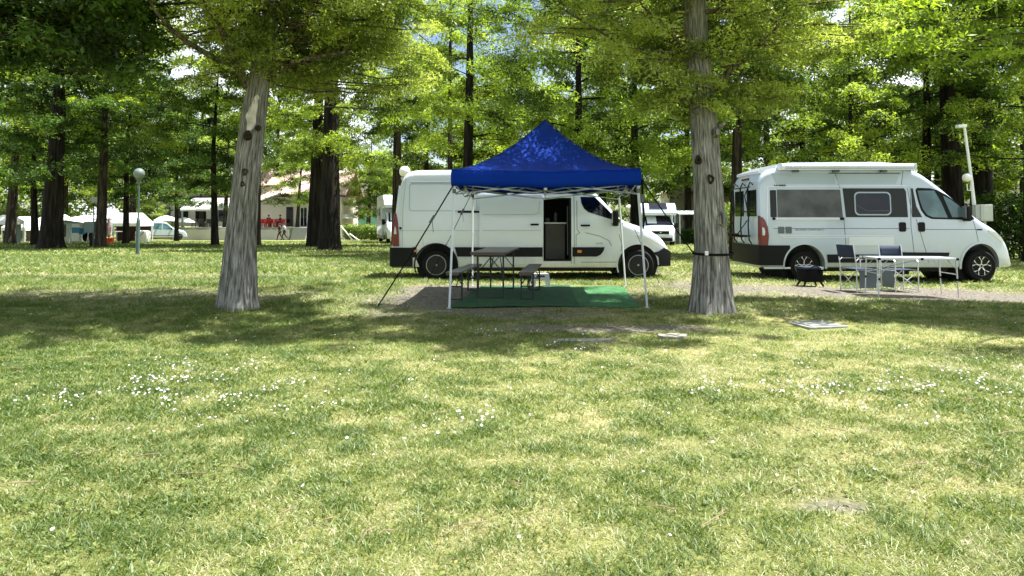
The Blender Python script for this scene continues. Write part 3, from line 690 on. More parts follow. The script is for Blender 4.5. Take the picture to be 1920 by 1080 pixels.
G(331, 452, .22, 12, 3.0, 4.2, 36, 130, .21, .8, 'leaf_dark', 'bark_dark', 'round', 0, 'slim dark trunk in front of the parked silver car')
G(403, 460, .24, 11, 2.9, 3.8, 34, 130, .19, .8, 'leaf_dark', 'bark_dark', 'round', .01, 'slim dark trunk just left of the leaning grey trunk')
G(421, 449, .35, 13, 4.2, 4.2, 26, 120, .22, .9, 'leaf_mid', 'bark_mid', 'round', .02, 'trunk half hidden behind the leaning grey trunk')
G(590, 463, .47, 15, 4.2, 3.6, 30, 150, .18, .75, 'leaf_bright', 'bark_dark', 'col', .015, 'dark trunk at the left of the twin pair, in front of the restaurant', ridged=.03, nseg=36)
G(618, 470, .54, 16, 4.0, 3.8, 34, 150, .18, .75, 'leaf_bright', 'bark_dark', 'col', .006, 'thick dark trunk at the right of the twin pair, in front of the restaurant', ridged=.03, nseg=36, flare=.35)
G(556, 449, .28, 11, 3.6, 3.8, 32, 120, .22, .8, 'leaf_mid', 'bark_mid', 'round', .06, 'slim leaning trunk beside the restaurant steps')
G(690, 447, .34, 12, 2.5, 4.4, 40, 130, .21, .8, 'leaf_mid', 'bark_mid', 'round', .03, 'trunk before the turquoise and grey house behind the lawn')
G(722, 446, .16, 9, 2.7, 3.4, 34, 120, .21, .8, 'leaf_mid', 'bark_mid', 'round', -.03, 'thin trunk beside the motorhome half hidden by the white van')
G(845, 30, .16, 14, 4.4, 3.0, 26, 140, .17, .7, 'leaf_bright', 'bark_mid', 'col', 0, 'thin trunk rising behind the rear of the white van')
G(874, 27, .28, 14, 4.3, 3.2, 34, 170, .16, .62, 'leaf_bright', 'bark_dark', 'cone', .01, 'feathery bright green conifer left of the gazebo peak', flat=.5)
G(1085, 25, .22, 12, 3.3, 4.4, 38, 190, .17, .75, 'leaf_mid', 'bark_dark', 'round', 0, 'dense broadleaf tree rising behind the gazebo peak', cvar=.32)
G(1190, 29, .25, 13, 3.2, 4.4, 34, 170, .18, .8, 'leaf_mid', 'bark_dark', 'round', .0, 'dense tree above the small motorhome', cvar=.32)
G(1378, 27, .30, 12, 3.9, 4.0, 30, 160, .17, .75, 'leaf_mid', 'bark_mid', 'round', 0, 'brown trunk rising right behind the camper rear doors')
G(1503, 30, .2, 13, 4.0, 3.6, 26, 140, .18, .8, 'leaf_dark', 'bark_dark', 'round', 0, 'slim dark trunk rising behind the middle of the camper roof')
G(1592, 27, .18, 8.2, 3.0, 3.0, 30, 160, .15, .6, 'leaf_bright', 'bark_dark', 'cone', 0, 'small bright feathery tree above the camper awning', flat=.4)
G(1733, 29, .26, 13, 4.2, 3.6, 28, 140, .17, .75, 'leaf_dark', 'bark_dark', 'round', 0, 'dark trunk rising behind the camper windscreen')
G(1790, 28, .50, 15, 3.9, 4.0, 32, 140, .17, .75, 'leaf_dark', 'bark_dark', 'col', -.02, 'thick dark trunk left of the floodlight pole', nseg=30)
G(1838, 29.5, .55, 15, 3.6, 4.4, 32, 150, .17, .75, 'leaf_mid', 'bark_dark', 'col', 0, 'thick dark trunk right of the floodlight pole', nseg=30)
G(1935, 25, .35, 13, 3.2, 4.2, 32, 160, .16, .7, 'leaf_bright', 'bark_dark', 'round', 0, 'bright feathery tree at the right edge above the dark hedge', flat=.45)
G(20, 42, .35, 15, 4.5, 4.6, 28, 130, .24, .95, 'leaf_bright', 'bark_mid', 'round', .02, 'bright green tree above the tents at far left')
G(190, 36, .3, 14, 5.2, 4.4, 30, 140, .22, .85, 'leaf_bright', 'bark_mid', 'round', .02, 'yellow green feathery tree above the left tents', flat=.3)
G(480, 38, .3, 17, 6.0, 4.4, 32, 140, .24, .9, 'leaf_bright', 'bark_mid', 'round', 0, 'tall light green tree behind the leaning grey trunk')
G(745, 38, .35, 15, 5.5, 4.2, 30, 140, .23, .9, 'leaf_mid', 'bark_mid', 'round', 0, 'round green tree above the left end of the white van')
G(290, 447, .12, 4.6, .9, 2.3, 40, 120, .17, .6, 'leaf_far', 'bark_mid', 'round', 0, 'small round sunlit yellow green tree beyond the silver car')
for (u, D, H, z0, R_, lab) in ((-60, 60, 20, 4, 6, 'leftmost tree of the far row, at the photo edge'), (120, 66, 21, 5, 6, 'far tree behind the grey caravan'), (250, 70, 19, 5, 5.5, 'far tree behind the marquee'), (380, 88, 20, 6, 6, 'far tree behind the terrace awnings'),
                               (520, 96, 24, 9, 6.5, 'far tree above the restaurant roof'), (800, 62, 17, 3, 6, 'far tree behind the white van roof'), (960, 60, 15, 3, 6, 'far tree behind the gazebo roof'),
                               (1130, 58, 21, 3, 6.5, 'far tree behind the small motorhome'), (1290, 62, 21, 4, 6.5, 'far tree behind the black strapped trunk'), (1440, 56, 20, 4, 6.5, 'far tree behind the camper rear'), (1600, 58, 21, 4, 6.5, 'far tree behind the camper awning'),
                               (1760, 55, 20, 4, 6.5, 'far tree behind the floodlight pole'), (1920, 50, 19, 3, 6.5, 'rightmost tree of the far row'), (640, 102, 14, 5, 5, 'far tree between restaurant and grey house')):
    G(u, D, .4, H, z0, R_, 34, 95, .42, 1.35, 'leaf_far' if int(u) % 3 else 'leaf_mid', 'bark_mid', 'round', 0, lab, cvar=.3)

def hedge(name, x0, x1, y, z, dpt, hgt, n, size, lm, label, cat='hedge', slope=0):
    """clipped or wild hedge: woody core and a body of leaves"""
    t = empty(name, ((x0 + x1) / 2, y, z), 0, label, cat); L = x1 - x0
    mb = MB(); k = max(2, int(L / .5))
    for i in range(k): x = -L / 2 + L * (i + .5) / k; mb.tube([(x, 0, -.1), (x + rnd.gauss(0, .05), rnd.gauss(0, .05), hgt * .8)], [.03, .01], 5)
    mb.build('stems', M['bark_mid'], t)
    P = np.stack([TR.uniform(-L / 2, L / 2, n), TR.uniform(-dpt / 2, dpt / 2, n), TR.random(n) ** .8 * hgt], 1)
    P[:, 2] *= .85 + .3 * fbm(P[:, 0] * .8 + x0, P[:, 1] * 0 + y, 3)
    co, val = leaf_cloud(P, size * 1.6, 9, size, .8)
    me = bpy.data.meshes.new('foliage'); quick_mesh(me, co, np.arange(len(co)).reshape(-1, 4)); add_rnd(me, val); link_mesh('foliage', me, M[lm], t)
    return t
def wood_belt():
    """distant wood closing the view: one mass, nothing in it can be counted"""
    n = 2600; x = TR.uniform(-120, 120, n); y = TR.uniform(112, 135, n)
    u = 960 + FPX * x / y
    top = 9 + 13 * fbm(x * .06 + 3, x * 0 + 1, 3) + np.where(u > 1000, 6, 0) - 8 * np.exp(-((u - 655) / 40) ** 2)
    z = -1 + top * TR.random(n) ** .8
    co, val = leaf_cloud(np.stack([x, y, z], 1), 1.9, 34, 1.0, .7)
    me = bpy.data.meshes.new('far_wood'); quick_mesh(me, co, np.arange(len(co)).reshape(-1, 4)); add_rnd(me, val)
    tag(link_mesh('far_wood', me, M['leaf_mid']), kind='stuff')
wood_belt()
# ------------------------------------------------------------------ vehicles: lofted bodies, facing +X, near side = -Y
class Body:
    def __init__(s, prof, zb, W, plan, tumble, rr=.12, crown=.05, zbf=None):
        s.prof = prof; s.zb = zb; s.W = W; s.plan = plan; s.tumble = tumble; s.rr = rr; s.crown = crown; s.zbf = zbf or (lambda x: zb)
        P = [Vector((a, b)) for a, b in prof]; out = [P[0]]
        for a, b in zip(P, P[1:]):
            k = max(1, int((b - a).length / .07))
            for i in range(1, k + 1): out.append(a.lerp(b, i / k))
        Q = out[:]
        for _ in range(2):
            Q = [Q[0]] + [(Q[i - 1] + Q[i] * 2 + Q[i + 1]) / 4 for i in range(1, len(Q) - 1)] + [Q[-1]]
        for i in range(1, len(Q)):
            if Q[i].x <= Q[i - 1].x + 1e-4: Q[i] = Vector((Q[i - 1].x + 2e-4, Q[i].y))
        s.st = Q
    def hw(s, x): return s.W / 2 * s.plan(x)
    def side(s, x, z): return s.hw(x) * s.tumble(z)
    def zt(s, x):
        st = s.st
        if x <= st[0].x: return st[0].y
        for a, b in zip(st, st[1:]):
            if x <= b.x: return a.y + (b.y - a.y) * (x - a.x) / max(1e-6, b.x - a.x)
        return st[-1].y
    def ring(s, x, zt):
        zb = s.zbf(x); r = min(s.rr, (zt - zb) * .4); pts = []
        yb = s.side(x, zb + .06)
        pts += [(0, zb), (yb - .08, zb), (yb - .02, zb + .02)]
        ns = 12; z0 = zb + .06; z1 = zt - r
        for k in range(ns + 1): z = z0 + (z1 - z0) * k / ns; pts.append((s.side(x, z), z))
        ye = s.side(x, z1)
        for k in range(1, 6): a = PI / 2 * k / 5; pts.append((ye - r * (1 - math.cos(a)), z1 + r * math.sin(a)))
        yt = ye - r
        for k in range(1, 5): y = yt * (1 - k / 4); pts.append((y, zt + s.crown * (1 - (y / max(.01, yt)) ** 2)))
        return pts
    def mesh(s):
        mb = MB(); first = None; n = None; vs = []; fs = []
        for q in s.st:
            h = s.ring(q.x, q.y); full = h + [(-y, z) for (y, z) in h[-2:0:-1]]
            n = len(full); vs += [(q.x, y, z) for y, z in full]
        m = len(s.st)
        for i in range(m - 1): fs += [(i * n + k, i * n + (k + 1) % n, (i + 1) * n + (k + 1) % n, (i + 1) * n + k) for k in range(n)]
        fs += [tuple(range(n)), tuple((m - 1) * n + k for k in range(n - 1, -1, -1))]
        mb.add(vs, fs); return mb
    def top_z(s, x, y): 
        yt = max(.05, s.side(x, s.zt(x) - s.rr) - s.rr); return s.zt(x) + s.crown * max(0, 1 - (y / yt) ** 2)
    def patch(s, poly, off=.004, sgn=-1, grid=.12, thick=.012):
        """piece of trim lying on the body side, cut from a polygon in (x, z)"""
        bm = bmesh.new(); vs = [bm.verts.new((a, 0, b)) for a, b in poly]; bm.faces.new(vs)
        x0, x1 = min(a for a, b in poly), max(a for a, b in poly); z0, z1 = min(b for a, b in poly), max(b for a, b in poly)
        for k in range(1, int((x1 - x0) / grid) + 1):
            bmesh.ops.bisect_plane(bm, geom=bm.verts[:] + bm.edges[:] + bm.faces[:], plane_co=(x0 + k * grid, 0, 0), plane_no=(1, 0, 0))
        for k in range(1, int((z1 - z0) / grid) + 1):
            bmesh.ops.bisect_plane(bm, geom=bm.verts[:] + bm.edges[:] + bm.faces[:], plane_co=(0, 0, z0 + k * grid), plane_no=(0, 0, 1))
        be = [e for e in bm.edges if len(e.link_faces) == 1]
        vs = [tuple(v.co) for v in bm.verts]; bm.verts.index_update(); n = len(vs)
        outer = [(x, sgn * (s.side(x, z) + off), z) for x, y, z in vs]; inner = [(x, sgn * (s.side(x, z) - thick), z) for x, y, z in vs]
        fs = [tuple(v.index for v in f.verts) for f in bm.faces] + [(e.verts[0].index, e.verts[1].index, e.verts[1].index + n, e.verts[0].index + n) for e in be]
        bm.free(); mb = MB(); mb.add(outer + inner, fs)
        used = set(i for f in fs for i in f)
        return mb
    def line(s, pts, w=.012, off=.0025, sgn=-1):
        mb = MB()
        for (a, b), (c, d) in zip(pts, pts[1:]):
            L = math.hypot(c - a, d - b) or 1; nx, nz = -(d - b) / L * w / 2, (c - a) / L * w / 2
            q = s.patch([(a + nx, b + nz), (c + nx, d + nz), (c - nx, d - nz), (a - nx, b - nz)], off, sgn, grid=.15, thick=.004); mb.add(q.v, q.f)
        return mb
    def top_patch(s, x0, x1, yf, off=.006, nx=10, ny=10, inset=0):
        mb = MB(); vs = []
        for i in range(nx + 1):
            x = x0 + (x1 - x0) * i / nx; yh = yf(x)
            for j in range(ny + 1):
                y = -yh + 2 * yh * j / ny; vs.append((x, y, s.top_z(x, y) + off))
        fs = [(i * (ny + 1) + j, i * (ny + 1) + j + 1, (i + 1) * (ny + 1) + j + 1, (i + 1) * (ny + 1) + j) for i in range(nx) for j in range(ny)]
        mb.add(vs, fs); return mb
def rpoly(x0, z0, x1, z1, r, n=4):
    out = []
    for cx, cz, a0 in ((x1 - r, z1 - r, 0), (x0 + r, z1 - r, PI / 2), (x0 + r, z0 + r, PI), (x1 - r, z0 + r, 1.5 * PI)):
        for k in range(n + 1): a = a0 + PI / 2 * k / n; out.append((cx + r * math.cos(a), cz + r * math.sin(a)))
    return out
def cut(o, cutters):
    """cut openings out of a mesh and keep the result as plain geometry"""
    for c in cutters:
        c.parent = o
        md = o.modifiers.new('cut', 'BOOLEAN'); md.operation = 'DIFFERENCE'; md.object = c; md.solver = 'EXACT'
        bpy.context.view_layer.update(); dg = bpy.context.evaluated_depsgraph_get()
        me = bpy.data.meshes.new_from_object(o.evaluated_get(dg)); o.modifiers.clear(); o.data = me
    me.set_sharp_from_angle(angle=R(35))
    for c in cutters: bpy.data.objects.remove(c, do_unlink=True)
def wheel(parent, x, y, z, r, w, style, sgn=-1):
    """tyre, rim and hub; sgn = which way the outer face looks along Y"""
    wt = empty('wheel', (x, y, z)); wt.parent = parent
    h = w / 2
    mb = MB().lathe([(r * .64, -h * .82), (r * .70, -h * .98), (r * .90, -h), (r * .975, -h * .8), (r, -h * .45), (r, h * .45), (r * .975, h * .8), (r * .90, h), (r * .70, h * .98), (r * .64, h * .82)], 40, axis='Y', close=True)
    mb.build('tyre', M['tyre'], wt, True)
    s = sgn; f = s * h
    if style == 'steel':
        mb = MB().lathe([(r * .645, f * .85), (r * .60, f * .84), (r * .56, f * .55), (r * .40, f * .42), (r * .33, f * .70), (r * .20, f * .75), (r * .12, f * .78), (r * .002, f * .80)], 32, axis='Y'); mb.build('rim', M['steel'], wt, True)
        mb = MB(); mb.lathe([(r * .655, f * .93), (r * .62, f * .96), (r * .60, f * .86)], 40, axis='Y', close=True); mb.lathe([(r * .45, f * .60), (r * .43, f * .66), (r * .41, f * .6)], 40, axis='Y', close=True); mb.lathe([(r * .075, f * .80), (r * .06, f * .9), (.001, f * .9)], 12, axis='Y'); mb.build('rim_trim', M['rimring'], wt, True)
    else:
        mb = MB().lathe([(r * .645, f * .80), (r * .60, f * .5), (r * .3, f * .30), (r * .002, f * .30)], 32, axis='Y'); mb.build('brake_shadow', M['black'], wt, True)
        mb = MB(); mb.lathe([(r * .66, f * .92), (r * .645, f * 1.0), (r * .60, f * .99), (r * .60, f * .8)], 44, axis='Y', close=True); mb.build('rim', M['black'], wt, True); mb = MB()
        for k in range(5):
            a = 2 * PI * k / 5 + .3
            def P(rad, da, d): return (rad * r * math.cos(a + da), f * d, rad * r * math.sin(a + da))
            for e in (-1, 1):
                # Y-shaped spoke
                A = [P(.15, -.28, .9), P(.15, .28, .9), P(.37, .09, .96), P(.37, -.09, .96)]
                B = [P(.34, 0, .96), P(.39, e * .13, .96), P(.61, e * .36, .97), P(.61, e * .23, .97)]
                for q in ((A, B) if e == 1 else (B,)):
                    lo = [(p[0], p[1] - f * .22, p[2]) for p in q]
                    mb.add(q + lo, [(0, 1, 2, 3), (7, 6, 5, 4)] + [(i, i + 4, (i + 1) % 4 + 4, (i + 1) % 4) for i in range(4)])
        mb.lathe([(r * .14, f * .85), (r * .12, f * .94), (.001, f * .95)], 20, axis='Y'); mb.lathe([(r * .635, f * .98), (r * .625, f * 1.0), (r * .612, f * .98)], 44, axis='Y', close=True); mb.build('spokes', M['alloy'], wt, True)
        MB().lathe([(r * .075, f * .98), (r * .07, f * 1.02), (.001, f * 1.02)], 16, axis='Y').build('hub_cap', M['black'], wt, True)
    return wt
def arch_cutter(x, y, z, r, depth):
    o = MB().lathe([(r, -depth / 2), (r, depth / 2)], 40, c=(x, y, z), axis='Y').build('cutter', None); return o
def box_cutter(c, d): return MB().box(c, d).build('cutter', None)
def mirror(body, root, x, z, y, h=.30, sgn=-1, inner=True):
    m = MB(); m.box((x, sgn * (y + .16), z), (.13, .20, h), bev=.045); m.box((x + .02, sgn * (y + .05), z - .03), (.07, .12, .09), bev=.02)
    o = m.build('mirror', M['black'], root, True)
    if inner: MB().box((x - .068, sgn * (y + .16), z + .02), (.006, .16, h * .75), bev=.002).build('mirror_glass', M['alloy'], o)
def text_on(body, txt, x, z, size, m, parent, off=.006, name='lettering', bold=0, sy=1):
    cu = bpy.data.curves.new('t', 'FONT'); cu.body = txt; cu.size = size; cu.extrude = .001; cu.offset = bold
    o = bpy.data.objects.new('t', cu); COL.objects.link(o); dg = bpy.context.evaluated_depsgraph_get(); dg.update()
    me = bpy.data.meshes.new_from_object(o.evaluated_get(dg)); bpy.data.objects.remove(o, do_unlink=True)
    for v in me.vertices:
        a, b, c = v.co; X = x + a; Z = z + b * sy; v.co = (X, -(body.side(X, Z) + off + c), Z)
    me.name = name; return link_mesh(name, me, m, parent)

def panel_van():
    D = 15.35; x_r = (818 - 960) / FPX * D; z0 = gz(1.0, D)
    # local frame: origin under the rear axle, near side at y = 0 side plane -> centre line y=+1.0
    WB = 4.34; root = empty('panel_van', (x_r, D + 1.0, z0 - .005), R(0), 'white panel van with black mouldings and open side door, behind the blue gazebo', 'van')
    prof = [(-.96, .95), (-.93, 1.45), (-.86, 1.95), (-.78, 2.26), (-.66, 2.36), (-.3, 2.385), (1.2, 2.40), (2.6, 2.40), (2.85, 2.36), (3.05, 2.24), (3.35, 1.98), (3.75, 1.55), (4.02, 1.28), (4.25, 1.20), (4.6, 1.08), (4.85, .94), (4.98, .80), (5.05, .66), (5.10, .45), (5.10, .32)]
    # start the rear as a column so the back doors are closed by a flat wall
    prof = [(-.96, .80), (-.93, 1.1), (-.90, 1.35), (-.86, 1.65), (-.82, 1.94), (-.75, 2.20), (-.66, 2.33), (-.5, 2.375)] + prof[6:]
    plan = lambda x: (1 - .045 * max(0, (-.55 - x) / .4) ** 2) if x < 3.4 else max(.5, math.sqrt(max(0.05, 1 - (max(0, x - 3.4) / 2.15) ** 2.6)))
    def tum(z):
        t = 1.0
        if z > 1.15: t -= .085 * ((z - 1.15) / 1.25) ** 1.35
        if z < .5: t -= .03 * ((.5 - z) / .3)
        return t
    B = Body(prof, .27, 2.02, plan, tum, rr=.13, crown=.045)
    o = B.mesh().build('body', M['paint'], root, True)
    DX0, DX1 = 2.30, 2.90
    cs = [arch_cutter(0, 0, .335, .445, 3), arch_cutter(WB, 0, .335, .45, 3), box_cutter(((DX0 + DX1) / 2, -.55, 1.10), (DX1 - DX0, 1.5, 1.36))]
    cut(o, cs)
    # wheel housings close the arches
    for wx in (0, WB):
        MB().lathe([(.452, -.75), (.452, .75)], 32, c=(wx, 0, .335), axis='Y').build('wheel_housing', M['inside'], root)
    # the recess behind the sliding door: dark lining, cabinet, worktop, step
    m = MB(); x0, x1 = DX0 + .004, DX1 - .004
    m.box(((x0 + x1) / 2, .16, 1.1), (x1 - x0, .01, 1.34)); m.box((x0 + .004, -.42, 1.1), (.008, 1.12, 1.34)); m.box((x1 - .004, -.42, 1.1), (.008, 1.12, 1.34)); m.box(((x0 + x1) / 2, -.42, 1.765), (x1 - x0 - .02, 1.12, .01)); m.box(((x0 + x1) / 2, -.42, .435), (x1 - x0 - .02, 1.12, .01)); m.build('doorway_lining', M['inside'], root)
    f = MB().box((x0 + .27, -.35, .83), (.44, .6, .78), bev=.015).build('kitchen_cabinet', M['cabinet'], root)
    MB().box((x0 + .27, -.36, 1.235), (.50, .64, .03), bev=.008).build('worktop', M['alud'], f)
    m = MB(); m.box((x0 + .29, -.45, 1.36), (.07, .07, .22), bev=.02); m.box((x0 + .12, -.35, 1.30), (.10, .10, .10), bev=.02); m.build('bottles', M['trimgrey'], f)
    MB().box(((DX0 + DX1) / 2, -.93, .405), (DX1 - DX0 - .02, .12, .03), bev=.008).build('door_step', M['alud'], root)
    MB().box(((DX0 + DX1) / 2, -.94, .345), (DX1 - DX0 - .03, .05, .07), bev=.01).build('step_riser', M['black'], root)
    m = MB(); m.box((DX1 - .03, -.955, 1.1), (.04, .05, 1.32), bev=.012); m.build('door_seal', M['black'], root)
    m = MB(); m.tube([(DX1 - .075, -.93, .55), (DX1 - .075, -.91, 1.6)], .012, 8); m.build('grab_rail', M['trimgrey'], root)
    # open sliding door stands proud of the rear flank
    dd = B.patch(rpoly(.93, .36, DX0 - .02, 1.84, .06), .075, thick=-.015, grid=.1).build('sliding_door', M['paint'], root, True)
    B.patch(rpoly(2.02, 1.185, 2.20, 1.225, .015), .10, thick=-.07).build('door_handle', M['black'], dd)
    B.patch([(.93, .52), (DX0 - .02, .52), (DX0 - .02, .72), (.93, .72)], .098, thick=-.06).build('door_moulding', M['black'], dd)
    m = MB()
    for pts in ([(1.0, 1.08), (2.24, 1.08)], [(1.0, 1.42), (2.1, 1.42), (2.2, 1.46), (2.22, 1.7)],): 
        q = B.line(pts, .012, .078); m.add(q.v, q.f)
    m.build('door_crease', M['silver'], dd)
    # trims on the near side (and plainer on the far side)
    B.patch([(-.50, .50), (-.42, .50), (-.42, .72), (-.50, .72)], .02).build('moulding_end', M['black'], root)
    B.patch([(.46, .52), (.95, .52), (.95, .72), (.40, .72)], .03).build('side_moulding', M['black'], root)
    B.patch([(2.92, .52), (3.44, .52), (3.52, .56), (3.58, .63), (3.61, .72), (2.92, .72)], .025).build('side_moulding', M['black'], root)
    B.patch([(.46, .52), (3.5, .52), (3.58, .6), (3.61, .72), (.40, .72)], .025, 1).build('side_moulding', M['black'], root)
    B.patch(rpoly(3.02, .60, 3.12, .66, .025), .032).build('side_marker', M['orange'], root)
    B.patch(rpoly(-.49, .62, -.40, .67, .02), .03).build('side_marker', M['orange'], root)
    B.patch(rpoly(.46, 1.455, .93, 1.50, .015), .02).build('door_rail', M['black'], root)
    # arch lips
    for wx in (0, WB):
        arc = [(wx + .445 * math.cos(a), .335 + .445 * math.sin(a)) for a in [PI * k / 18 for k in range(-2, 21)]]; arc2 = [(wx + .475 * math.cos(a), .335 + .475 * math.sin(a)) for a in [PI * k / 18 for k in range(20, -3, -1)]]
        for sg in (-1, 1):
            m = MB()
            for i in range(len(arc) - 1):
                n = len(arc); q = B.patch([arc[i], arc[i + 1], arc2[n - 2 - i], arc2[n - 1 - i]], .02 if wx == 0 else .008, sg, grid=9); m.add(q.v, q.f)
            m.build('wheel_arch', M['black'] if wx == 0 else M['paint'], root)
    # rear: bumper, corner lights
    m = MB(); m.prism([(-1.01, -.9), (-.99, -.98), (-.9, -1.03), (-.50, -1.035), (-.50, -.6), (-.50, .6), (-.50, 1.035), (-.9, 1.03), (-.99, .98), (-1.01, .9)], .30, .71, 'Z'); 
    oo = m.build('rear_bumper', M['black'], root); cut(oo, [arch_cutter(0, 0, .335, .5, 3)])
    B.patch([(-.44, .30), (-.36, .30), (-.44, .50), (-.50, .50), (-.50, .30)], .008).build('bumper_corner', M['paint'], root)
    for sg in (-1, 1):
        z_ = [(.74, -.945), (.74, -.80), (1.0, -.815), (1.3, -.85), (1.46, -.90), (1.46, -.945)]
        o_ = B.patch([(-.93, .74), (-.79, .74), (-.80, 1.0), (-.82, 1.25), (-.855, 1.42), (-.878, 1.46), (-.90, 1.25)], .018, sg, grid=.1).build('tail_light', M['red'], root, True)
        B.patch([(-.91, 1.0), (-.85, 1.0), (-.86, 1.10), (-.885, 1.18)], .024, sg, grid=.1).build('clear_lens', M['lampwhite'], o_, True)
        m = MB(); m.box((-.925, sg * .93, 1.1), (.03, .10, .70), ry=.08, bev=.01); m.build('lens_back', M['red'], o_)
    for sg in (-1, 1):
        MB().box((-.885, sg * .45, 1.42), (.03, .82, 1.25), ry=.115, bev=.008).build('rear_door', M['paint'], root)
    MB().box((-.963, 0, .86), (.01, .5, .12), bev=.002).build('number_plate', M['white'], root)
    # pressed panel outlines
    def outline(poly, w=.018, off=.006, mt='silver', name='pressed_panel', sg=-1):
        m = MB(); q = B.line(poly + [poly[0]], w, off, sg); m.add(q.v, q.f); m.build(name, M[mt], root, True)
    for sg in (-1, 1):
        outline(rpoly(-.58, 1.50, .86 if sg < 0 else 2.2, 2.08, .06), sg=sg)
        outline([(-.56, 2.10), (.95, 2.10), (1.9, 2.10), (1.9, 2.115), (.95, 2.115), (-.56, 2.115)], sg=sg, name='roof_crease')
    m = MB()
    for pts in ([(-.78, 1.075), (.93, 1.075)], [(-.72, .73), (-.72, 1.5), (-.66, 2.25)], [(-.28, .74), (-.28, .9)]):
        q = B.line(pts, .011, .003); m.add(q.v, q.f)
    m.build('panel_gap', M['silver'], root)
    B.patch(rpoly(-.79, 1.10, -.74, 1.15, .02), .02).build('door_stop', M['black'], root)
    # cab door
    m = MB()
    q = B.line([(2.96, .36), (2.96, 2.0)], .010, .003); m.add(q.v, q.f)
    q = B.line([(3.0, .74), (3.0, .98), (3.08, 1.03), (3.02, 1.10), (3.02, 1.72)], .010, .003); m.add(q.v, q.f)
    q = B.line([(3.1, .40), (3.95, .40), (3.98, .80), (3.92, 1.0)], .010, .003); m.add(q.v, q.f)
    q = B.line([(3.2, 1.03), (3.5, .96), (3.7, .86), (3.76, .75)], .010, .003); m.add(q.v, q.f)
    q = B.line([(2.9, .36), (2.9, .52)], .010, .003); m.add(q.v, q.f)
    m.build('door_gap', M['seam'], root)
    B.patch(rpoly(3.10, 1.165, 3.30, 1.205, .015), .028).build('cab_door_handle', M['black'], root)
    text_on(B, 'dCi125', 3.42, .785, .05, M['trimgrey'], root, name='badge', off=.004)
    for sg in (-1, 1):
        win = [(3.10, 1.82), (3.10, 1.74), (3.13, 1.62), (3.20, 1.53), (3.30, 1.47), (3.95, 1.28), (3.97, 1.31), (3.90, 1.42), (3.62, 1.70), (3.50, 1.80), (3.42, 1.84), (3.13, 1.84)]
        win = [(3.10, 1.80), (3.12, 1.66), (3.18, 1.54), (3.27, 1.47), (3.84, 1.29), (3.84, 1.36), (3.66, 1.55), (3.44, 1.76), (3.40, 1.80)]
        wo_ = B.patch(win, .008, sg, grid=.1).build('side_window', M['glass'], root, True)
        q = B.line([(3.62, 1.58), (3.62, 1.37)], .025, .016, sg); q.build('window_divider', M['black'], wo_)
    # windscreen
    B.top_patch(3.12, 3.93, lambda x: B.side(x, B.zt(x) - .13) - .13, .006, 12, 12).build('windscreen', M['glass'], root, True)
    # bonnet line, headlights, front bumper
    for sg in (-1, 1):
        B.patch([(4.28, .98), (4.42, .98), (4.62, .90), (4.86, .76), (4.96, .70), (4.92, .66), (4.75, .70), (4.5, .82), (4.32, .92)], .01, sg, grid=.06).build('headlight', M['lampwhite'], root, True)
    m = MB()
    bp = []
    for sg in (-1, 1):
        q = B.patch([(4.74, .30), (5.09, .30), (5.09, .60), (5.02, .66), (4.93, .70), (4.80, .62), (4.66, .60), (4.80, .50), (4.82, .335)], .02, sg, grid=.06); m.add(q.v, q.f)
    m.box((5.09, 0, .46), (.07, 1.02, .34), bev=.03); m.build('front_bumper', M['black'], root, True)
    m = MB(); m.box((5.045, 0, .74), (.05, .8, .10), bev=.02); m.build('grille', M['black'], root)
    for sg in (-1, 1): MB().sphere((5.06, sg * .62, .40), .055, 12, 8, (.6, 1, 1)).build('fog_light', M['lampwhite'], root, True)
    for sg in (-1, 1): mirror(B, root, 3.83, 1.34, .93, .34, sg)
    # corner panel ahead of the window
    B.patch([(3.845, 1.28), (4.02, 1.22), (3.86, 1.40), (3.845, 1.40)], .01).build('quarter_trim', M['black'], root)
    # underbody
    m = MB(); m.box((2.2, 0, .25), (3.2, 1.5, .12), bev=.02); m.box((0, 0, .33), (.12, 1.5, .12)); m.build('underbody', M['inside'], root)
    for wx in (0, WB):
        wheel(root, wx, -.865, .335, .335, .22, 'steel', -1); wheel(root, wx, .865, .335, .335, .22, 'steel', 1)
    return root, B
VAN, VB = panel_van()

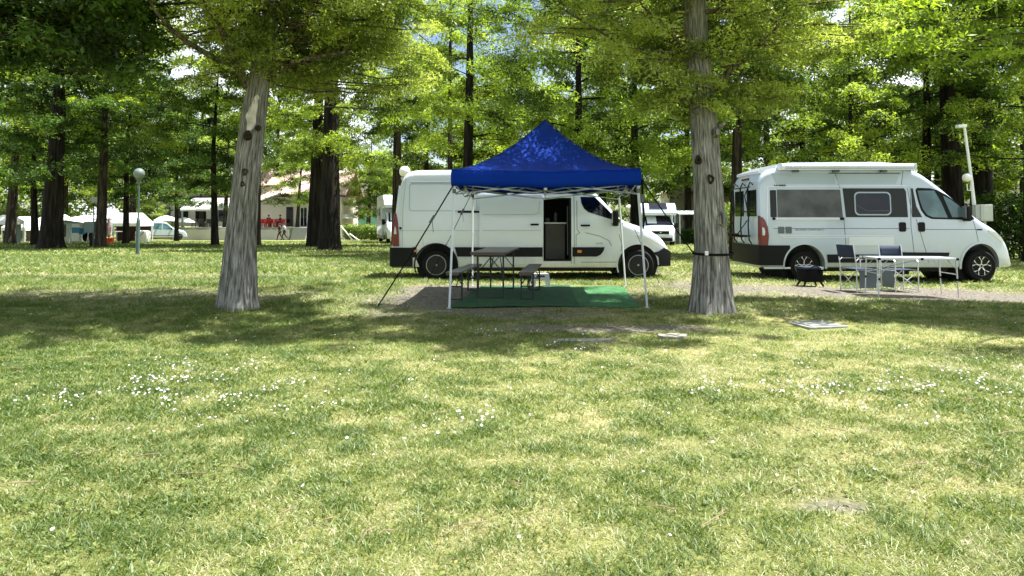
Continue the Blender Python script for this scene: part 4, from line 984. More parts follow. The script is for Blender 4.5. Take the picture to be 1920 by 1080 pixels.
def camper_van():
    D = 16.5; x_r = (1507 - 960) / FPX * D; z0 = -.08
    WB = 4.03; root = empty('camper_van', (x_r, D + 1.02, z0), 0, 'white camper van with grey foil panels, roof awning case and rear bicycle rack', 'camper')
    prof = [(-.98, 2.26), (-.94, 2.36), (-.82, 2.46), (-.6, 2.52), (0, 2.54), (2.2, 2.54), (2.5, 2.50), (2.75, 2.38), (3.1, 2.12), (3.6, 1.70), (3.95, 1.42), (4.15, 1.30), (4.4, 1.18), (4.62, 1.02), (4.76, .86), (4.84, .66), (4.90, .45), (4.92, .30)]
    plan = lambda x: (1 - .04 * max(0, (-.6 - x) / .38) ** 2) if x < 3.2 else max(.5, math.sqrt(max(0.05, 1 - (max(0, x - 3.2) / 2.15) ** 2.5)))
    def tum(z):
        t = 1.0
        if z > 1.1: t -= .075 * ((z - 1.1) / 1.4) ** 1.35
        if z < .5: t -= .03 * ((.5 - z) / .3)
        return t
    B = Body(prof, .30, 2.05, plan, tum, rr=.14, crown=.04)
    o = B.mesh().build('body', M['paint2'], root, True)
    cut(o, [arch_cutter(0, 0, .36, .46, 3), arch_cutter(WB, 0, .36, .475, 3)])
    for wx in (0, WB): MB().lathe([(.478, -.76), (.478, .76)], 32, c=(wx, 0, .36), axis='Y').build('wheel_housing', M['inside'], root)
    for wx in (0, WB):
        wheel(root, wx, -.87, .345, .345, .23, 'alloy', -1); wheel(root, wx, .87, .345, .345, .23, 'alloy', 1)
    def P(poly, mt, name, off=.008, sg=-1, grid=.1, par=root, th=.012): return B.patch(poly, off, sg, grid=grid, thick=th).build(name, M[mt], par, True)
    # foil panels and window
    P(rpoly(-.76, 1.42, -.72 + .10, 2.02, .02), 'paneld', 'foil_edge', .006)
    P([(-.60, 1.42), (.88, 1.42), (.84, 2.03), (-.60, 2.03)], 'panel', 'rear_window_panel', .010)
    P([(.95, 1.42), (2.36, 1.42), (2.34, 1.99), (2.30, 2.06), (.90, 2.06)], 'paneld', 'foil_panel', .006)
    P([(2.46, 1.42), (2.68, 1.42), (2.56, 1.66), (2.50, 2.06), (2.46, 2.06)], 'paneld', 'foil_panel', .006)
    P(rpoly(1.15, 1.46, 1.98, 1.98, .10, 6), 'silver', 'window_frame', .020)
    wn = P(rpoly(1.18, 1.49, 1.95, 1.95, .085, 6), 'glass', 'camper_window', .028)
    q = B.line([(1.2, 1.68), (1.42, 1.56), (1.92, 1.56)], .012, .031); q.build('blind_line', M['trimgrey'], wn)
    P(rpoly(-.72, 1.365, .88, 1.41, .015), 'alud', 'door_rail', .03)
    P(rpoly(-.72, 1.36, -.66, 1.415, .015), 'black', 'rail_end', .036); P(rpoly(.80, 1.36, .90, 1.415, .015), 'black', 'rail_end', .036)
    # roof band panels
    P([(-.62, 2.16), (.74, 2.16), (.74, 2.40), (-.70, 2.40)], 'silver', 'roof_band', .004)
    P([(.80, 2.16), (2.12, 2.16), (2.22, 2.38), (.76, 2.38)], 'silver', 'roof_band', .004)
    q = B.line([(.60, 2.395), (2.24, 2.395)], .014, .012); q.build('roof_gutter', M['black'], root)
    # gaps
    m = MB()
    for pts in ([(.74, 2.4), (.84, 2.06)], [(.90, 1.41), (.94, .70), (.95, .42)], [(-.70, 1.17), (2.38, 1.17)], [(2.44, 2.08), (2.42, 1.2), (2.50, .42)], [(2.54, 1.38), (2.76, .62), (2.80, .42)], [(2.6, 1.15), (3.92, 1.15)], [(3.86, 1.33), (3.92, 1.1), (3.98, .80), (3.70, .74)], [(2.3, 2.44), (2.24, 2.1)], [(2.38, 2.06), (2.46, 1.42)]):
        q = B.line(pts, .010, .003); m.add(q.v, q.f)
    m.build('panel_gap', M['seam'], root)
    m = MB()
    for pts in ([(-.80, 2.10), (2.36, 2.12)], [(-.55, 1.02), (2.0, 1.01)], [(-.5, .98), (2.0, .97)], [(-.80, 2.10), (-.84, 1.2)]):
        q = B.line(pts, .022, .009); m.add(q.v, q.f)
    m.build('raised_crease', M['paint'], root, True)
    P(rpoly(1.0, .80, 2.02, .99, .01), 'paint', 'raised_panel', .012)
    # handles, vents, lettering
    P(rpoly(2.15, 1.10, 2.30, 1.31, .04), 'black', 'door_handle', .02); P(rpoly(2.58, 1.10, 2.73, 1.31, .04), 'black', 'cab_door_handle', .02)
    P(rpoly(-.60, 1.06, -.46, 1.21, .015), 'greycloth', 'vent_grille', .012); P(rpoly(-.43, 1.06, -.29, 1.21, .015), 'greycloth', 'vent_grille', .012)
    root.scale = (1.015, 1.015, 1.045)
    text_on(B, 'HYMER', -.66, 2.105, .085, M['black'], root, name='maker_lettering', bold=.002, sy=.62, off=.010)
    text_on(B, 'GRAND CANYON S', -.22, 1.125, .075, M['trimgrey'], root, name='model_lettering', sy=.7, off=.006)
    P(rpoly(3.93, 1.13, 4.07, 1.16, .008), 'black', 'wing_badge', .006)
    # lower mouldings
    P([(.52, .42), (2.0, .42), (2.0, .60), (.50, .60)], 'black', 'side_moulding', .02)
    P([(2.0, .56), (3.25, .56), (3.27, .64), (2.0, .65)], 'black', 'side_moulding', .02)
    P([(.5, .46), (3.25, .46), (3.27, .62), (.5, .62)], 'black', 'side_moulding', .02, 1)
    # cab glass
    for sg in (-1, 1):
        P([(2.56, 2.02), (2.60, 1.80), (2.66, 1.58), (2.76, 1.44), (2.90, 1.38), (3.86, 1.36), (3.88, 1.40), (3.55, 1.70), (3.25, 1.92), (3.05, 2.02), (2.90, 2.06), (2.60, 2.07)], 'black', 'window_surround', .006, sg)
        P([(2.60, 2.01), (2.64, 1.80), (2.70, 1.60), (2.80, 1.47), (2.92, 1.42), (3.26, 1.41), (3.12, 1.76), (2.98, 2.01)], 'glassb', 'side_window', .012, sg)
        P([(3.36, 1.42), (3.63, 1.42), (3.65, 1.57), (3.36, 1.80), (3.18, 1.90), (3.20, 1.82)], 'glassb', 'quarter_window', .012, sg)
    B.top_patch(2.95, 3.98, lambda x: B.side(x, B.zt(x) - .14) - .13, .006, 12, 12).build('windscreen', M['glass'], root, True)
    for sg in (-1, 1): mirror(B, root, 3.66, 1.50, .92, .34, sg)
    # arch lips
    for wx, rr_ in ((0, .46), (WB, .475)):
        A = [PI * k / 20 for k in range(-1, 22)]
        for sg in (-1, 1):
            m = MB()
            for a, b in zip(A, A[1:]):
                q = B.patch([(wx + r_ * math.cos(t), .36 + r_ * math.sin(t)) for r_, t in ((rr_, a), (rr_, b), (rr_ + .05, b), (rr_ + .05, a))], .014, sg, grid=9); m.add(q.v, q.f)
            m.build('wheel_arch', M['paint2'], root, True)
    # front lamp and lower bumper
    for sg in (-1, 1):
        P([(4.22, 1.14), (4.40, 1.10), (4.58, .98), (4.66, .88), (4.60, .86), (4.42, .98), (4.24, 1.08)], 'lampwhite', 'headlight', .008, sg, .06)
        m = MB(); m.sphere((4.83, sg * .62, .44), .06, 12, 8, (.5, 1, 1)); m.build('fog_light', M['lampwhite'], root, True)
    m = MB(); m.box((4.905, 0, .40), (.05, 1.0, .16), bev=.02); m.box((4.80, 0, .72), (.08, .95, .16), bev=.03); m.build('grille', M['black'], root)
    # rear: doors, windows, bumper, lights, rack
    bmp = MB(); bmp.prism([(-1.06, -.88), (-1.02, -.99), (-.92, -1.045), (-.34, -1.045), (-.34, 1.045), (-.92, 1.045), (-1.02, .99), (-1.06, .88)], .36, .80, 'Z'); oo = bmp.build('rear_bumper', M['black'], root); cut(oo, [arch_cutter(0, 0, .36, .50, 3)])
    m = MB(); m.box((-.62, -.99, .30), (.6, .05, .04), bev=.01); m.build('sill_strip', M['alud'], root)
    for sg in (-1, 1):
        rd = MB().box((-.985, sg * .46, 1.52), (.02, .88, 1.42), bev=.008).build('rear_door', M['paint2'], root)
        MB().box((-1.0, sg * .45, 1.74), (.02, .66, .60), bev=.008).build('rear_window', M['glass'], rd)
        tl = P([(-.98, .80), (-.83, .80), (-.81, 1.0), (-.83, 1.2), (-.88, 1.34), (-.94, 1.42), (-.98, 1.42)], 'red', 'tail_light', .02, sg)
        P([(-.95, 1.02), (-.90, 1.02), (-.89, 1.10), (-.91, 1.18), (-.95, 1.2)], 'lampwhite', 'clear_lens', .026, sg, .06, tl)
        m = MB(); m.box((-.995, sg * .94, 1.13), (.03, .12, .64), bev=.01); m.build('lens_back', M['red'], tl)
    MB().box((-.99, 0, 2.30), (.04, .5, .05), bev=.01).build('brake_light', M['red'], root)
    MB().box((-1.0, .35, .9), (.01, .5, .12), bev=.003).build('number_plate', M['white'], root)
    rk = MB()
    for y in (-.55, .0, .55):
        rk.tube([(-1.0, y, 2.16), (-1.06, y, 2.22), (-1.12, y, 2.1), (-1.10, y, 1.6), (-1.12, y, 1.2), (-1.10, y, .9), (-1.04, y, .82)], .017, 7)
    for z in (2.1, 1.55, 1.0): rk.tube([(-1.13, -.72, z), (-1.13, .72, z)], .015, 7)
    for z, dx in ((.98, .28), (1.04, .44)): rk.box((-1.13 - dx * .6, 0, z), (.07, 1.3, .03), bev=.01)
    for y in (-.5, .5): rk.tube([(-1.12, y, .98), (-1.50, y, 1.02)], .015, 7); rk.tube([(-1.12, y, 1.35), (-1.38, y, 1.0)], .012, 7)
    rk.tube([(-1.13, -.6, 1.5), (-1.22, -.62, 1.9), (-1.15, -.6, 2.05)], .014, 7); rk.tube([(-1.13, .5, 1.5), (-1.22, .52, 1.9), (-1.15, .5, 2.05)], .014, 7)
    rk.build('bicycle_rack', M['black'], root, True)
    # roof: awning case on the near edge, roof box behind
    aw = MB(); aw.prism([(-1.10, 2.465), (-1.10, 2.56), (-1.06, 2.60), (-.90, 2.60), (-.86, 2.56), (-.86, 2.465)], -.52, 2.50, 'X'); ac = aw.build('awning_case', M['paint'], root)
    m = MB(); m.box((-.53, -.98, 2.532), (.04, .27, .15), bev=.01); m.box((2.51, -.98, 2.532), (.04, .27, .15), bev=.01); m.build('case_end', M['white'], ac)
    m = MB(); m.box((1, -1.103, 2.50), (2.9, .008, .012)); m.build('case_groove', M['trimgrey'], ac)
    for x in (-.18, .74, 1.82): MB().box((x, -1.02, 2.44), (.14, .09, .045), bev=.012).build('awning_bracket', M['trimgrey'], root)
    m = MB(); m.prism([(-.95, 2.40), (-.95, 2.46), (-.55, 2.60), (-.2, 2.645), (1.9, 2.66), (2.3, 2.60), (2.55, 2.52), (2.55, 2.40)], -.80, .80, 'Y'); m.build('roof_cap', M['paint'], root, True)
    m = MB(); m.box((1.9, 0, .28), (3.0, 1.5, .14), bev=.02); m.box((0, 0, .34), (.14, 1.5, .12)); m.box((2.1, -.4, .2), (1.0, .4, .14), bev=.03); m.build('underbody', M['inside'], root)
    return root
camper_van()

def small_car():
    """silver people carrier parked by the terrace, seen from the rear quarter"""
    c = gp(312, 451); c = Vector(((306 - 960) / FPX * 68, 68, gz(-33, 68)))
    root = empty('parked_car', c, R(28), 'silver people carrier parked by the terrace wall, behind a slim dark trunk', 'car')
    prof = [(-2.05, .95), (-2.0, 1.35), (-1.85, 1.72), (-1.6, 1.80), (-.2, 1.80), (.25, 1.70), (.95, 1.12), (1.3, 1.02), (1.85, .88), (2.05, .62), (2.1, .35)]
    B = Body(prof, .28, 1.78, lambda x: 1 - .10 * (abs(x) / 2.05) ** 5, lambda z: 1 - .13 * max(0, z - .95) ** 1.2, rr=.12, crown=.03)
    o = B.mesh().build('body', M['silver'], root, True); cut(o, [arch_cutter(-1.3, 0, .32, .38, 3), arch_cutter(1.35, 0, .32, .38, 3)])
    for sg in (-1, 1):
        for poly in ([(-1.75, 1.10), (-1.0, 1.08), (-1.0, 1.62), (-1.65, 1.62)], [(-.92, 1.07), (-.1, 1.05), (-.1, 1.62), (-.92, 1.62)], [(-.02, 1.05), (.82, 1.03), (.35, 1.55), (-.02, 1.62)]):
            B.patch(poly, .008, sg).build('side_window', M['glassb'], root)
        B.patch([(-2.0, .9), (-1.9, .9), (-1.86, 1.5), (-1.94, 1.5)], .012, sg).build('tail_light', M['red'], root)
        B.patch([(-1.6, .42), (1.7, .42), (1.7, .50), (-1.6, .50)], .02, sg).build('side_moulding', M['trimgrey'], root)
        mirror(B, root, .72, 1.10, .82, .16, sg, False)
    MB().box((-2.045, 0, 1.38), (.03, 1.3, .50), ry=-.05, bev=.01).build('rear_window', M['glassb'], root)
    MB().box((-2.09, 0, .55), (.12, 1.6, .26), bev=.05).build('rear_bumper', M['trimgrey'], root)
    MB().box((-2.10, 0, .82), (.02, .5, .11)).build('number_plate', M['white'], root)
    B.top_patch(.32, .93, lambda x: .62, .006).build('windscreen', M['glass'], root)
    for wx in (-1.3, 1.35):
        for sg in (-1, 1): wheel(root, wx, sg * .76, .31, .31, .19, 'steel', sg)
    m = MB()
    for sg in (-1, 1): m.tube([(-1.6, sg * .68, 1.86), (-.1, sg * .68, 1.86)], .015, 6)
    m.build('roof_rails', M['trimgrey'], root)
small_car()

def motorhome(x, D, rz, label, W=2.3, cab=True, H=2.72):
    """coach-built motorhome, local +X is the front"""
    root = empty('motorhome', (x, D, gz(x, D)), rz, label, 'motorhome')
    hw = W / 2
    # living box with sloped overcab nose
    m = MB(); m.prism([(-5.0, .45), (-5.0, H - .12), (-4.85, H), (-.35, H), (.05, H - .30), (.22, H - .62), (.20, H - .78), (-.45, H - .80), (-1.2, H - .80), (-1.2, .45)], -hw, hw, 'Y')
    b = m.build('body', M['paint2'], root); md = b.modifiers.new('soft', 'BEVEL'); md.width = .07; md.segments = 3; md.limit_method = 'ANGLE'; md.angle_limit = R(40)
    MB().box((-.135, 0, H - .165), (.60, 1.15, .035), ry=math.atan2(.30, .40), bev=.015).build('skylight', M['glass'], root)
    m = MB()
    for sg in (-1, 1):
        m.box((-3.0, sg * (hw + .006), H - 1.05), (.9, .02, .5), bev=.008); m.box((-4.3, sg * (hw + .006), H - 1.05), (.6, .02, .4), bev=.008)
    m.build('side_windows', M['glass'], root)
    prof = [(-1.3, 1.93), (-.45, 1.93), (.1, 1.55), (.32, 1.22), (.55, 1.12), (.80, .98), (.93, .80), (.98, .5), (1.0, .28)]
    B = Body(prof, .28, 2.0, lambda t: 1 if t < 0 else max(.6, math.sqrt(max(.05, 1 - (t / 1.45) ** 2.6))), lambda z: 1 - .10 * max(0, z - 1.0), rr=.12, crown=.04)
    o = B.mesh().build('cab', M['paint'], root, True); cut(o, [arch_cutter(.12, 0, .34, .42, 3)])
    B.top_patch(-.36, .28, lambda t: B.side(t, B.zt(t) - .12) - .12, .008).build('windscreen', M['glass'], root, True)
    m = MB(); q = B.top_patch(-.30, .22, lambda t: .30, .014, 6, 4); q.v = [(a, b_ - .42 + .0, c) for a, b_, c in q.v]; q.build('sun_shield', M['lampwhite'], root, True)
    for sg in (-1, 1):
        B.patch([(-.9, 1.2), (.20, 1.2), (-.3, 1.75), (-.9, 1.8)], .008, sg).build('cab_window', M['glass'], root)
        B.patch([(.45, .78), (.80, .72), (.88, .82), (.70, .98), (.48, 1.06)], .012, sg, grid=.06).build('headlight', M['lampwhite'], root)
        MB().sphere((.96, sg * .62, .42), .07, 12, 8, (.5, 1, 1)).build('fog_light', M['lampwhite'], root, True)
        mirror(B, root, .12, 1.30, .98, .34, sg, False)
        wheel(root, .12, sg * .86, .34, .34, .22, 'steel', sg); wheel(root, -3.7, sg * (hw - .16), .34, .34, .22, 'steel', sg)
    MB().box((.93, 0, .86), (.10, 1.1, .20), bev=.03).build('grille', M['black'], root)
    MB().box((1.0, 0, .42), (.10, 1.45, .22), bev=.04).build('front_bumper', M['black'], root)
    MB().box((1.0, 0, .66), (.03, .52, .11), bev=.003).build('number_plate', M['white'], root)
    MB().box((.985, 0, .86), (.02, .10, .08), bev=.008).build('emblem', M['alloy'], root)
    m = MB(); m.box((-2.6, 0, .36), (4.6, W - .1, .22), bev=.03); m.build('skirt', M['trimgrey'], root)
    return root
motorhome((1243 - 960) / FPX * 44.5, 46, R(-93), 'small white motorhome facing the camera, between the van bonnet and the strapped trunk')
motorhome((747 - 960) / FPX * 42, 43.5, R(-75), 'motorhome half hidden behind the rear of the white panel van', W=2.3, H=2.95)
# ------------------------------------------------------------------ gazebo
def gazebo():
    # local frame on the ground: x along the front, y away from the camera, slightly turned like the pitch
    fl = Vector(((843 - 960) / 1340 * 10.95, 10.95, 0)); fr = Vector(((1212 - 960) / 1340 * 11.0, 11.0, 0))
    cx, cy, rz = .578, 12.42, R(-2.5); base = gz(cx, cy)
    root = empty('gazebo', (cx, cy, base), rz, 'royal blue pop-up gazebo on white legs standing on the gravel pitch', 'gazebo')
    iv = root.rotation_euler.to_matrix().inverted()
    def L(x, y, z): v = iv @ Vector((x - cx, y - cy, 0)); return Vector((v.x, v.y, z - base))
    E = 1.425; ZE, ZV, ZP = 2.10, 1.83, 3.07
    n = 28
    def roofz(u, v):
        m = max(abs(u), abs(v)); k = min(abs(u), abs(v)) / max(m, 1e-6)      # k = 1 on the hips
        z = ZE + (ZP - ZE) * (1 - m) ** 1.62
        z -= .035 * (1 - k ** 2) * math.sin(PI * m)                          # cloth sags between the ribs
        z -= .030 * (1 - k ** 2) * m * m
        return z + (.005 * math.sin(u * 17 + v * 9) + .007 * math.sin((u - v) * 11 + 4 * u * v) * (1 - k)) * m
    m = MB(); vs = []
    for j in range(n + 1):
        for i in range(n + 1):
            u, v = -1 + 2 * i / n, -1 + 2 * j / n; vs.append((u * E * 1.02, v * E * 1.02, roofz(u, v)))
    fs = [(j * (n + 1) + i, j * (n + 1) + i + 1, (j + 1) * (n + 1) + i + 1, (j + 1) * (n + 1) + i) for j in range(n) for i in range(n)]
    m.add(vs, fs); o = m.build('roof', M['blue'], root, True); sd_ = o.modifiers.new('cloth', 'SOLIDIFY'); sd_.thickness = .004
    # valance: hanging strip with slow waves, one mesh all round
    m = MB(); ring = []; q = 60
    for s_ in range(4):
        for i in range(q):
            t = -1 + 2 * i / q
            ring.append([(t, -1), (1, t), (-t, 1), (-1, -t)][s_])
    vs = []
    for (u, v) in ring:
        k = min(abs(u), abs(v)); wv = .012 * math.sin(7 * u + 5 * v) * (1 - k)
        zr = roofz(u, v)
        for j in range(4):
            t = j / 3; ex = 1.021 + .006 * math.sin(t * 3) + wv * t
            vs.append((u * E * ex, v * E * ex, zr + .002 - (zr - ZV + .016 * math.cos(PI * k) * (1 - 0)) * t))
    nr = len(ring); m.add(vs, [(i * 4 + j, i * 4 + j + 1, ((i + 1) % nr) * 4 + j + 1, ((i + 1) % nr) * 4 + j) for i in range(nr) for j in range(3)])
    ov = m.build('valance', M['blue'], root, True); sv = ov.modifiers.new('cloth', 'SOLIDIFY'); sv.thickness = .004
    # seams of the roof and its pale piping along the hips
    m = MB()
    for a, b in ((1, 1), (-1, 1), (1, -1), (-1, -1)):
        m.tube([(a * E * 1.02 * t, b * E * 1.02 * t, roofz(a * t, b * t) + .004) for t in [k / 14 for k in range(15)]], .007, 5)
    m.build('hip_seam', M['navy'], o)
    # legs lean outwards a little
    feet = {(-1, -1): fl, (1, -1): fr, (-1, 1): Vector(((886 - 960) / 1340 * 14.0, 14.0, 0)), (1, 1): Vector(((1172 - 960) / 1340 * 14.0, 14.0, 0))}
    tops = {}
    for k, f in feet.items():
        g = gz(f.x, f.y); a = L(f.x, f.y, g); b = Vector((k[0] * E * .985, k[1] * E * .985, 2.06)); tops[k] = b
        m = MB(); m.tube([a + Vector((0, 0, .01)), a.lerp(b, .52)], .0165, 4); m.tube([a.lerp(b, .5), b], .021, 4); lg = m.build('leg', M['alud'], root)
        m = MB(); m.box(a + Vector((0, 0, .006)), (.07, .07, .012), bev=.003); m.build('foot', M['alu'], lg)
        m = MB(); m.box(a.lerp(b, .86), (.055, .055, .07), bev=.01); m.box(b, (.06, .06, .06), bev=.01); m.build('slider', M['trimgrey'], lg)
    # scissor trusses on each side and from each middle to the centre
    def truss(p, q, name):
        m = MB(); k = 2
        for i in range(k):
            a, b = p.lerp(q, i / k), p.lerp(q, (i + 1) / k); z1, z2 = Vector((0, 0, .0)), Vector((0, 0, -.16))
            m.tube([a + z1, b + z2], .011, 4); m.tube([a + z2, b + z1], .011, 4)
        m.build(name, M['alu'], root)
    K = [(-1, -1), (1, -1), (1, 1), (-1, 1)]; mids = []
    for a, b in zip(K, K[1:] + K[:1]):
        A, Bq = tops[a] - Vector((0, 0, .18)), tops[b] - Vector((0, 0, .18)); truss(A, Bq, 'side_truss'); mids.append((A + Bq) / 2)
    cpt = Vector((0, 0, 1.98))
    for md in mids: truss(md, cpt, 'centre_truss')
    MB().tube([(0, 0, 1.82), (0, 0, 3.04)], .02, 8).build('centre_pole', M['alu'], root)
    m = MB()
    for md in mids: m.box(md + Vector((0, 0, -.02)), (.05, .05, .16), bev=.012)
    m.build('truss_joint', M['white'], root)
    # guy straps
    def W(k, z): v = root.rotation_euler.to_matrix() @ Vector((k[0] * E, k[1] * E, 0)); return Vector((cx + v.x, cy + v.y, base + z))
    def strap(a, b, label, r=.009, sag=.03, peg=True, buckle=None):
        c = (a + b) / 2 - Vector((0, 0, sag)); pts = [a.lerp(c, t / 4) if t <= 4 else c.lerp(b, (t - 4) / 4) for t in range(9)]
        root_ = empty('guy_strap', b, 0, label, 'strap'); m = MB()
        rel = [p - b for p in pts]
        m.tube(rel, r, 4); m.build('webbing', M['strap'], root_)
        if buckle:
            p = a.lerp(b, buckle) - b; d = (b - a).normalized(); m = MB(); m.tube([p - d * .07, p + d * .07], .022, 6); m.tube([p, p + Vector((.02, 0, -.2))], .005, 4); m.build('ratchet', M['trimgrey'], root_)
        if peg: m = MB(); m.tube([(0, 0, .06), (0, 0, -.12)], .008, 6); m.build('peg', M['alu'], root_)
    pg = gp(707, 577)
    strap(W((-1, -1), 1.86), pg, 'black strap from the front left gazebo corner down to the gravel beyond the van rear', buckle=.28, r=.011)
    g2 = Vector(((850 - 960) / 1340 * 15.0, 15.0, 0)); g2 = Vector(((835 - 960) / 1340 * 14.9, 14.9, gz(-1.4, 14.9)))
    strap(W((-1, 1), 1.84), Vector((-1.75, 14.75, gz(-1.75, 14.75))), 'black strap from the back left gazebo corner down beside the van rear wheel', buckle=.2, r=.009)
    g3 = Vector((2.95, 14.35, gz(2.95, 14.35))); strap(W((1, 1), 1.84), g3, 'thin black strap from the back right gazebo corner down towards the van front wheel', r=.007)
    # strap tied to the tree plus its loose tail
    tie = Vector((F2.x - .25, F2.y + .06, at(1300, 473, 10.5).z))
    strap(W((1, -1), 2.00), tie, 'black strap running from the gazebo corner to the strapped grey trunk', r=.010, peg=False, sag=.02)
    a = W((1, -1), 1.95) + Vector((.05, 0, 0)); t = empty('hanging_strap', a, 0, 'loose black strap end hanging beside the front right gazebo leg', 'strap')
    m = MB(); m.tube([(0, 0, 0), (.012, 0, -.35), (.03, 0, -.62), (.02, 0, -.78)], [.016, .018, .018, .008], 4); m.build('webbing', M['strap'], t)
    MB().box((.012, 0, -.30), (.05, .04, .13), bev=.01).build('ratchet', M['trimgrey'], t)
    c = at(1333, 474, 10.5); t = empty('tree_strap', Vector((c.x, F2.y + .05, c.z)), 0, 'black band tied round the upright grey trunk between the vans', 'strap')
    m = MB(); vs = []; n = 40
    for h in (-.018, .018):
        for k in range(n): a = 2 * PI * k / n; rr = .283; vs.append((rr * math.cos(a), rr * math.sin(a), h + .012 * math.sin(a)))
    m.add(vs, [(k, (k + 1) % n, n + (k + 1) % n, n + k) for k in range(n)]); o_ = m.build('band', M['strap'], t); so_ = o_.modifiers.new('web', 'SOLIDIFY'); so_.thickness = .01; so_.offset = 1
    MB().box((-.16, -.252, .01), (.05, .03, .06), bev=.008).build('buckle', M['white'], t)
gazebo()

# ------------------------------------------------------------------ furniture under and beside the gazebo
def carpets():
    for (c0, lab, mt, dz) in (([(-.98, 10.98), (1.02, 10.90), (1.12, 13.95), (-.60, 13.98), (-.62, 13.2)], 'green artificial grass mat under the beer table set, painted dark for the gazebo shade', mat('green_mat_shaded', (.018, .095, .024), .9, coltwo=(.010, .055, .015), vscale=7, bump=.8, bscale=160), .020),  # mat green darkened: gazebo shade painted into the colour
                              ([(.95, 10.97), (1.95, 10.95), (2.13, 13.75), (1.05, 13.8)], 'green artificial grass mat beside the first one, painted bright for the sun on it', mat('green_mat_sunlit', (.04, .17, .045), .9, coltwo=(.02, .10, .028), vscale=7, bump=.8, bscale=160), .010)):  # mat green brightened: sunlight painted into the colour
        # rounded corners, waved edge, draped on the ground
        P = []; n = len(c0)
        for i in range(n):
            a, b = Vector(c0[i]), Vector(c0[(i + 1) % n]); k = max(2, int((b - a).length / .12))
            for j in range(k): p = a.lerp(b, j / k); P.append((p.x + rnd.gauss(0, .004), p.y + rnd.gauss(0, .004)))
        bm = bmesh.new(); f = bm.faces.new([bm.verts.new((x, y, 0)) for x, y in P])
        for k in range(60):
            for co, no in (((-1.1 + k * .12, 0, 0), (1, 0, 0)), ((0, 10.8 + k * .12, 0), (0, 1, 0))):
                bmesh.ops.bisect_plane(bm, geom=bm.verts[:] + bm.edges[:] + bm.faces[:], plane_co=co, plane_no=no)
        for v in bm.verts: v.co.z = gz(v.co.x, v.co.y) + dz + .006 * (1 + math.sin(v.co.x * 7 + v.co.y) * math.sin(v.co.y * 6)) + .012 * max(0, math.sin(v.co.x * 3.1 + v.co.y * 1.3)) ** 8
        me = bpy.data.meshes.new('ground_mat'); bm.to_mesh(me); bm.free()
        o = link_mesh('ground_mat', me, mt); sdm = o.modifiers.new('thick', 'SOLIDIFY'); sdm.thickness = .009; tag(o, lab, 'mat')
carpets()
def on_line(p, q, top, wdt, length, leg_w, label, cat, kind):
    """beer table or bench whose long axis runs from p (near end) to q (far end)"""
    p, q = Vector(p), Vector(q); c = (p + q) / 2; a = math.atan2(q.y - p.y, q.x - p.x)
    base = (gz(p.x, p.y) + gz(q.x, q.y)) / 2 + .03
    t = empty(kind, (c.x, c.y, base), a, label, cat); H = length / 2; th = .028
    m = MB(); m.box((0, 0, top - th / 2), (length, wdt, th), bev=.005); m.build('table_top' if kind == 'beer_table' else 'seat', M['wood'], t)
    m = MB()
    for s in (-1, 1): m.box((s * (H + .004), 0, top - th / 2 - .012), (.012, wdt - .03, .05), bev=.003)
    m.build('end_rail', M['wooded'], t)
    for s in (-1, 1):
        x = s * (H - .28); m = MB(); hw = leg_w / 2; zt = top - th
        for y in (-hw, hw): m.box((x, y, zt / 2), (.028, .028, zt), bev=.004)
        for z in (.012, zt * .99 - .012): m.box((x, 0, z), (.026, leg_w, .024), bev=.003)
        for y in (-1, 1): m.tube([(x, y * hw, zt * .55), (x, -y * hw * .2, zt * .97)], .009, 5)
        m.tube([(x, 0, zt * .5), (x - s * .42, 0, zt - .01)], .009, 5); m.box((x, 0, zt * .5), (.02, leg_w, .022), bev=.003)
        m.build('folding_leg', M['bench'], t)
    return t
on_line((-.385, 11.62), (-.16, 13.72), .765, .60, 2.15, .43, 'brown wooden beer table with folding green legs under the gazebo', 'table', 'beer_table')
on_line((-.93, 11.30), (-.68, 13.40), .47, .235, 2.15, .19, 'brown wooden bench at the left of the beer table, near the white leg', 'bench', 'beer_bench')
on_line((.215, 11.32), (.44, 13.50), .46, .24, 2.15, .19, 'brown wooden bench on the green mat, right of the beer table', 'bench', 'beer_bench')
def stool():
    p = Vector(((1008 - 960) / 1340 * 13.6 + .06, 13.75, 0)); g = gz(p.x, p.y) + .03
    t = empty('step_stool', (p.x, p.y, g), R(12), 'small white plastic step stool behind the right bench, before the van doorway', 'stool')
    MB().box((0, 0, .235), (.30, .22, .03), bev=.012).build('seat', M['white'], t, True)
    for sx in (-1, 1):
        for sy in (-1, 1):
            m = MB(); m.prism([(sx * .105, .225), (sx * .145, .225), (sx * .165, 0), (sx * .13, 0)], sy * .09 - .016, sy * .09 + .016, 'Y'); m.build('leg', M['white'], t)
    m = MB(); m.box((0, -.09, .16), (.26, .012, .05), bev=.005); m.build('crossbar', M['white'], t)
stool()
